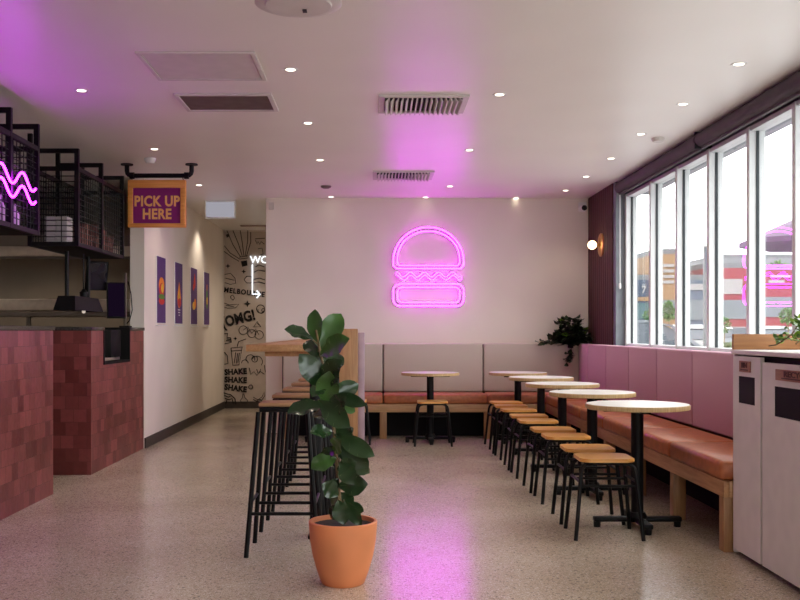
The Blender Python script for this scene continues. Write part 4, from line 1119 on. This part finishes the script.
# lamp post
Yp = 30; x = on_plot(705, Yp)
t = thing('lamp_post', (x, Yp, GZ), 'grey lamp post with a banner in the car park', 'lamp post')
MB().tube([(x, Yp, GZ), (x, Yp, zz(246, Yp))], .06, n=10).build('pole', 'post', t)
MB().box(x + .0, x + .14, Yp - .1, Yp + .1, zz(272, Yp), zz(248, Yp), .02).build('banner', 'bluegrey', t)
# parasol on the terrace
Yq = 14.0; xc, zr, za, R0 = on_plot(842, Yq), 2.42, 3.02, 1.36
t = thing('parasol', (xc, Yq, GZ), 'purple grey cafe parasol outside the window', 'parasol')
f = MB(); n = 8
top = f.bm.verts.new((xc, Yq, za)); rim = [f.bm.verts.new((xc + R0 * math.cos(2 * PI * i / n + .39), Yq + R0 * math.sin(2 * PI * i / n + .39), zr)) for i in range(n)]
rim2 = [f.bm.verts.new((v.co.x, v.co.y, zr - .07)) for v in rim]; top2 = f.bm.verts.new((xc, Yq, za - .02))
rin = [f.bm.verts.new((xc + (v.co.x - xc) * .985, Yq + (v.co.y - Yq) * .985, zr - .07)) for v in rim]
for i in range(n):
    j = (i + 1) % n
    f.bm.faces.new((top, rim[i], rim[j])); f.bm.faces.new((rim[i], rim2[i], rim2[j], rim[j])); f.bm.faces.new((rim2[i], rin[i], rin[j], rim2[j])); f.bm.faces.new((top2, rin[j], rin[i]))
f.build('canopy', 'parasol', t)
MB().tube([(xc, Yq, GZ + .06), (xc, Yq, za + .08)], .028, n=12).build('pole', 'post', t)
MB().lathe([(0, 0), (.26, 0), (.26, .05), (.05, .07), (0, .07)], (xc, Yq, GZ), 24).build('base', 'greyframe', t)
for i in range(n): MB().tube([(xc, Yq, za - .1), (rin[i].co.x if False else xc + R0 * .97 * math.cos(2 * PI * i / n + .39), Yq + R0 * .97 * math.sin(2 * PI * i / n + .39), zr - .02)], .012, n=6).build('rib', 'post', t)
# parked cars
def car(px, Y, yaw, mat, lab, sc=1.0):
    t = thing('parked_car', (on_plot(px, Y), Y, GZ), lab, 'car', 'cars parked outside')
    R_ = Matrix.Rotation(yaw, 4, 'Z') @ Matrix.Scale(sc, 4)
    body = [(-2.15, .32), (-2.2, .75), (-2.05, 1.0), (-1.2, 1.02), (1.15, .98), (2.0, .86), (2.2, .62), (2.15, .32)]
    f = MB(); f.prism([(x, -.88, z) for x, z in body], (0, 1.76, 0)); bmesh.ops.bevel(f.bm, geom=f.bm.edges[:], offset=.05, segments=2, affect='EDGES'); f.bm.transform(R_); f.build('body', mat, t, world=False)
    cab = [(-1.95, 1.0), (-1.6, 1.42), (-.9, 1.56), (.2, 1.55), (.55, 1.42), (1.2, .98)]
    f = MB(); f.prism([(x, -.76, z) for x, z in cab], (0, 1.52, 0)); bmesh.ops.bevel(f.bm, geom=f.bm.edges[:], offset=.04, segments=2, affect='EDGES'); f.bm.transform(R_); f.build('cabin_glass', 'car_dark', t, world=False)
    f = MB(); f.prism([(-1.62, -.78, 1.45), (-.9, -.78, 1.6), (.2, -.78, 1.59), (.58, -.78, 1.46), (.2, -.78, 1.53), (-.9, -.78, 1.54)], (0, 1.56, 0))
    for s_ in (-.78, .70):
        for x in (-.9, .15): f.prism([(x, s_, 1.0), (x + .08, s_, 1.0), (x + .04, s_, 1.54), (x - .03, s_, 1.54)], (0, .08, 0))
        f.prism([(1.1, s_, 1.0), (1.24, s_, 1.0), (.6, s_, 1.48), (.5, s_, 1.5)], (0, .08, 0))
    f.bm.transform(R_); f.build('roof_and_pillars', mat, t, world=False)
    for x in (-1.35, 1.35):
        for s_ in (-1, 1):
            f = MB().lathe([(0, -.1), (.26, -.1), (.32, -.07), (.32, .07), (.26, .1), (0, .1)], (x, s_ * .8, .32), 20, 'Y'); f.bm.transform(R_); f.build('wheel', 'tyre', t, world=False)
car(636, 22.5, 0, 'car_silver', 'silver car close outside the far window bays')
car(694, 40, math.radians(70), 'car_white', 'white car left of the lamp post')
car(712, 52, math.radians(80), 'car_silver', 'grey car right of the lamp post')
car(738, 58, math.radians(10), 'car_white', 'white car in front of the white sign panel')
car(766, 50, math.radians(75), 'car_silver', 'silver car in front of the red shop below the parasol')
car(785, 60, math.radians(85), 'car_white', 'white car farthest to the right outside')

# ------------------------------------------------------------------ light and camera
W = bpy.data.worlds.new('overcast_sky'); S.world = W; W.use_nodes = True
bgn = W.node_tree.nodes['Background']
tc = W.node_tree.nodes.new('ShaderNodeTexCoord'); sx = W.node_tree.nodes.new('ShaderNodeSeparateXYZ'); rp = W.node_tree.nodes.new('ShaderNodeValToRGB')
W.node_tree.links.new(tc.outputs['Generated'], sx.inputs[0]); W.node_tree.links.new(sx.outputs[2], rp.inputs[0]); W.node_tree.links.new(rp.outputs[0], bgn.inputs[0])
rp.color_ramp.elements[0].color = (.90, .92, .95, 1); rp.color_ramp.elements[1].color = (1, 1, 1, 1); rp.color_ramp.elements[1].position = .6
bgn.inputs[1].default_value = 6.8

cam = bpy.data.cameras.new('camera'); co = bpy.data.objects.new('camera', cam); COL.objects.link(co)
co.location = (0, 0, EYE); co.rotation_euler = (PI / 2, 0, 0)
cam.sensor_fit = 'HORIZONTAL'; cam.sensor_width = 36; cam.lens = 36 * F / 800
cam.shift_x = (400 - CX) / 800; cam.shift_y = (HZ - 300) / 800
cam.clip_end = 500
S.camera = co
S.view_settings.view_transform = 'Standard'; S.view_settings.look = 'None'; S.view_settings.gamma = 1; S.view_settings.use_curve_mapping = False
S.view_settings.exposure = 0.0
S.cycles.max_bounces = 10; S.cycles.diffuse_bounces = 5; S.cycles.transparent_max_bounces = 12; S.cycles.sample_clamp_indirect = 4
S.cycles.use_denoising = True
S.cycles.caustics_reflective = False; S.cycles.caustics_refractive = False
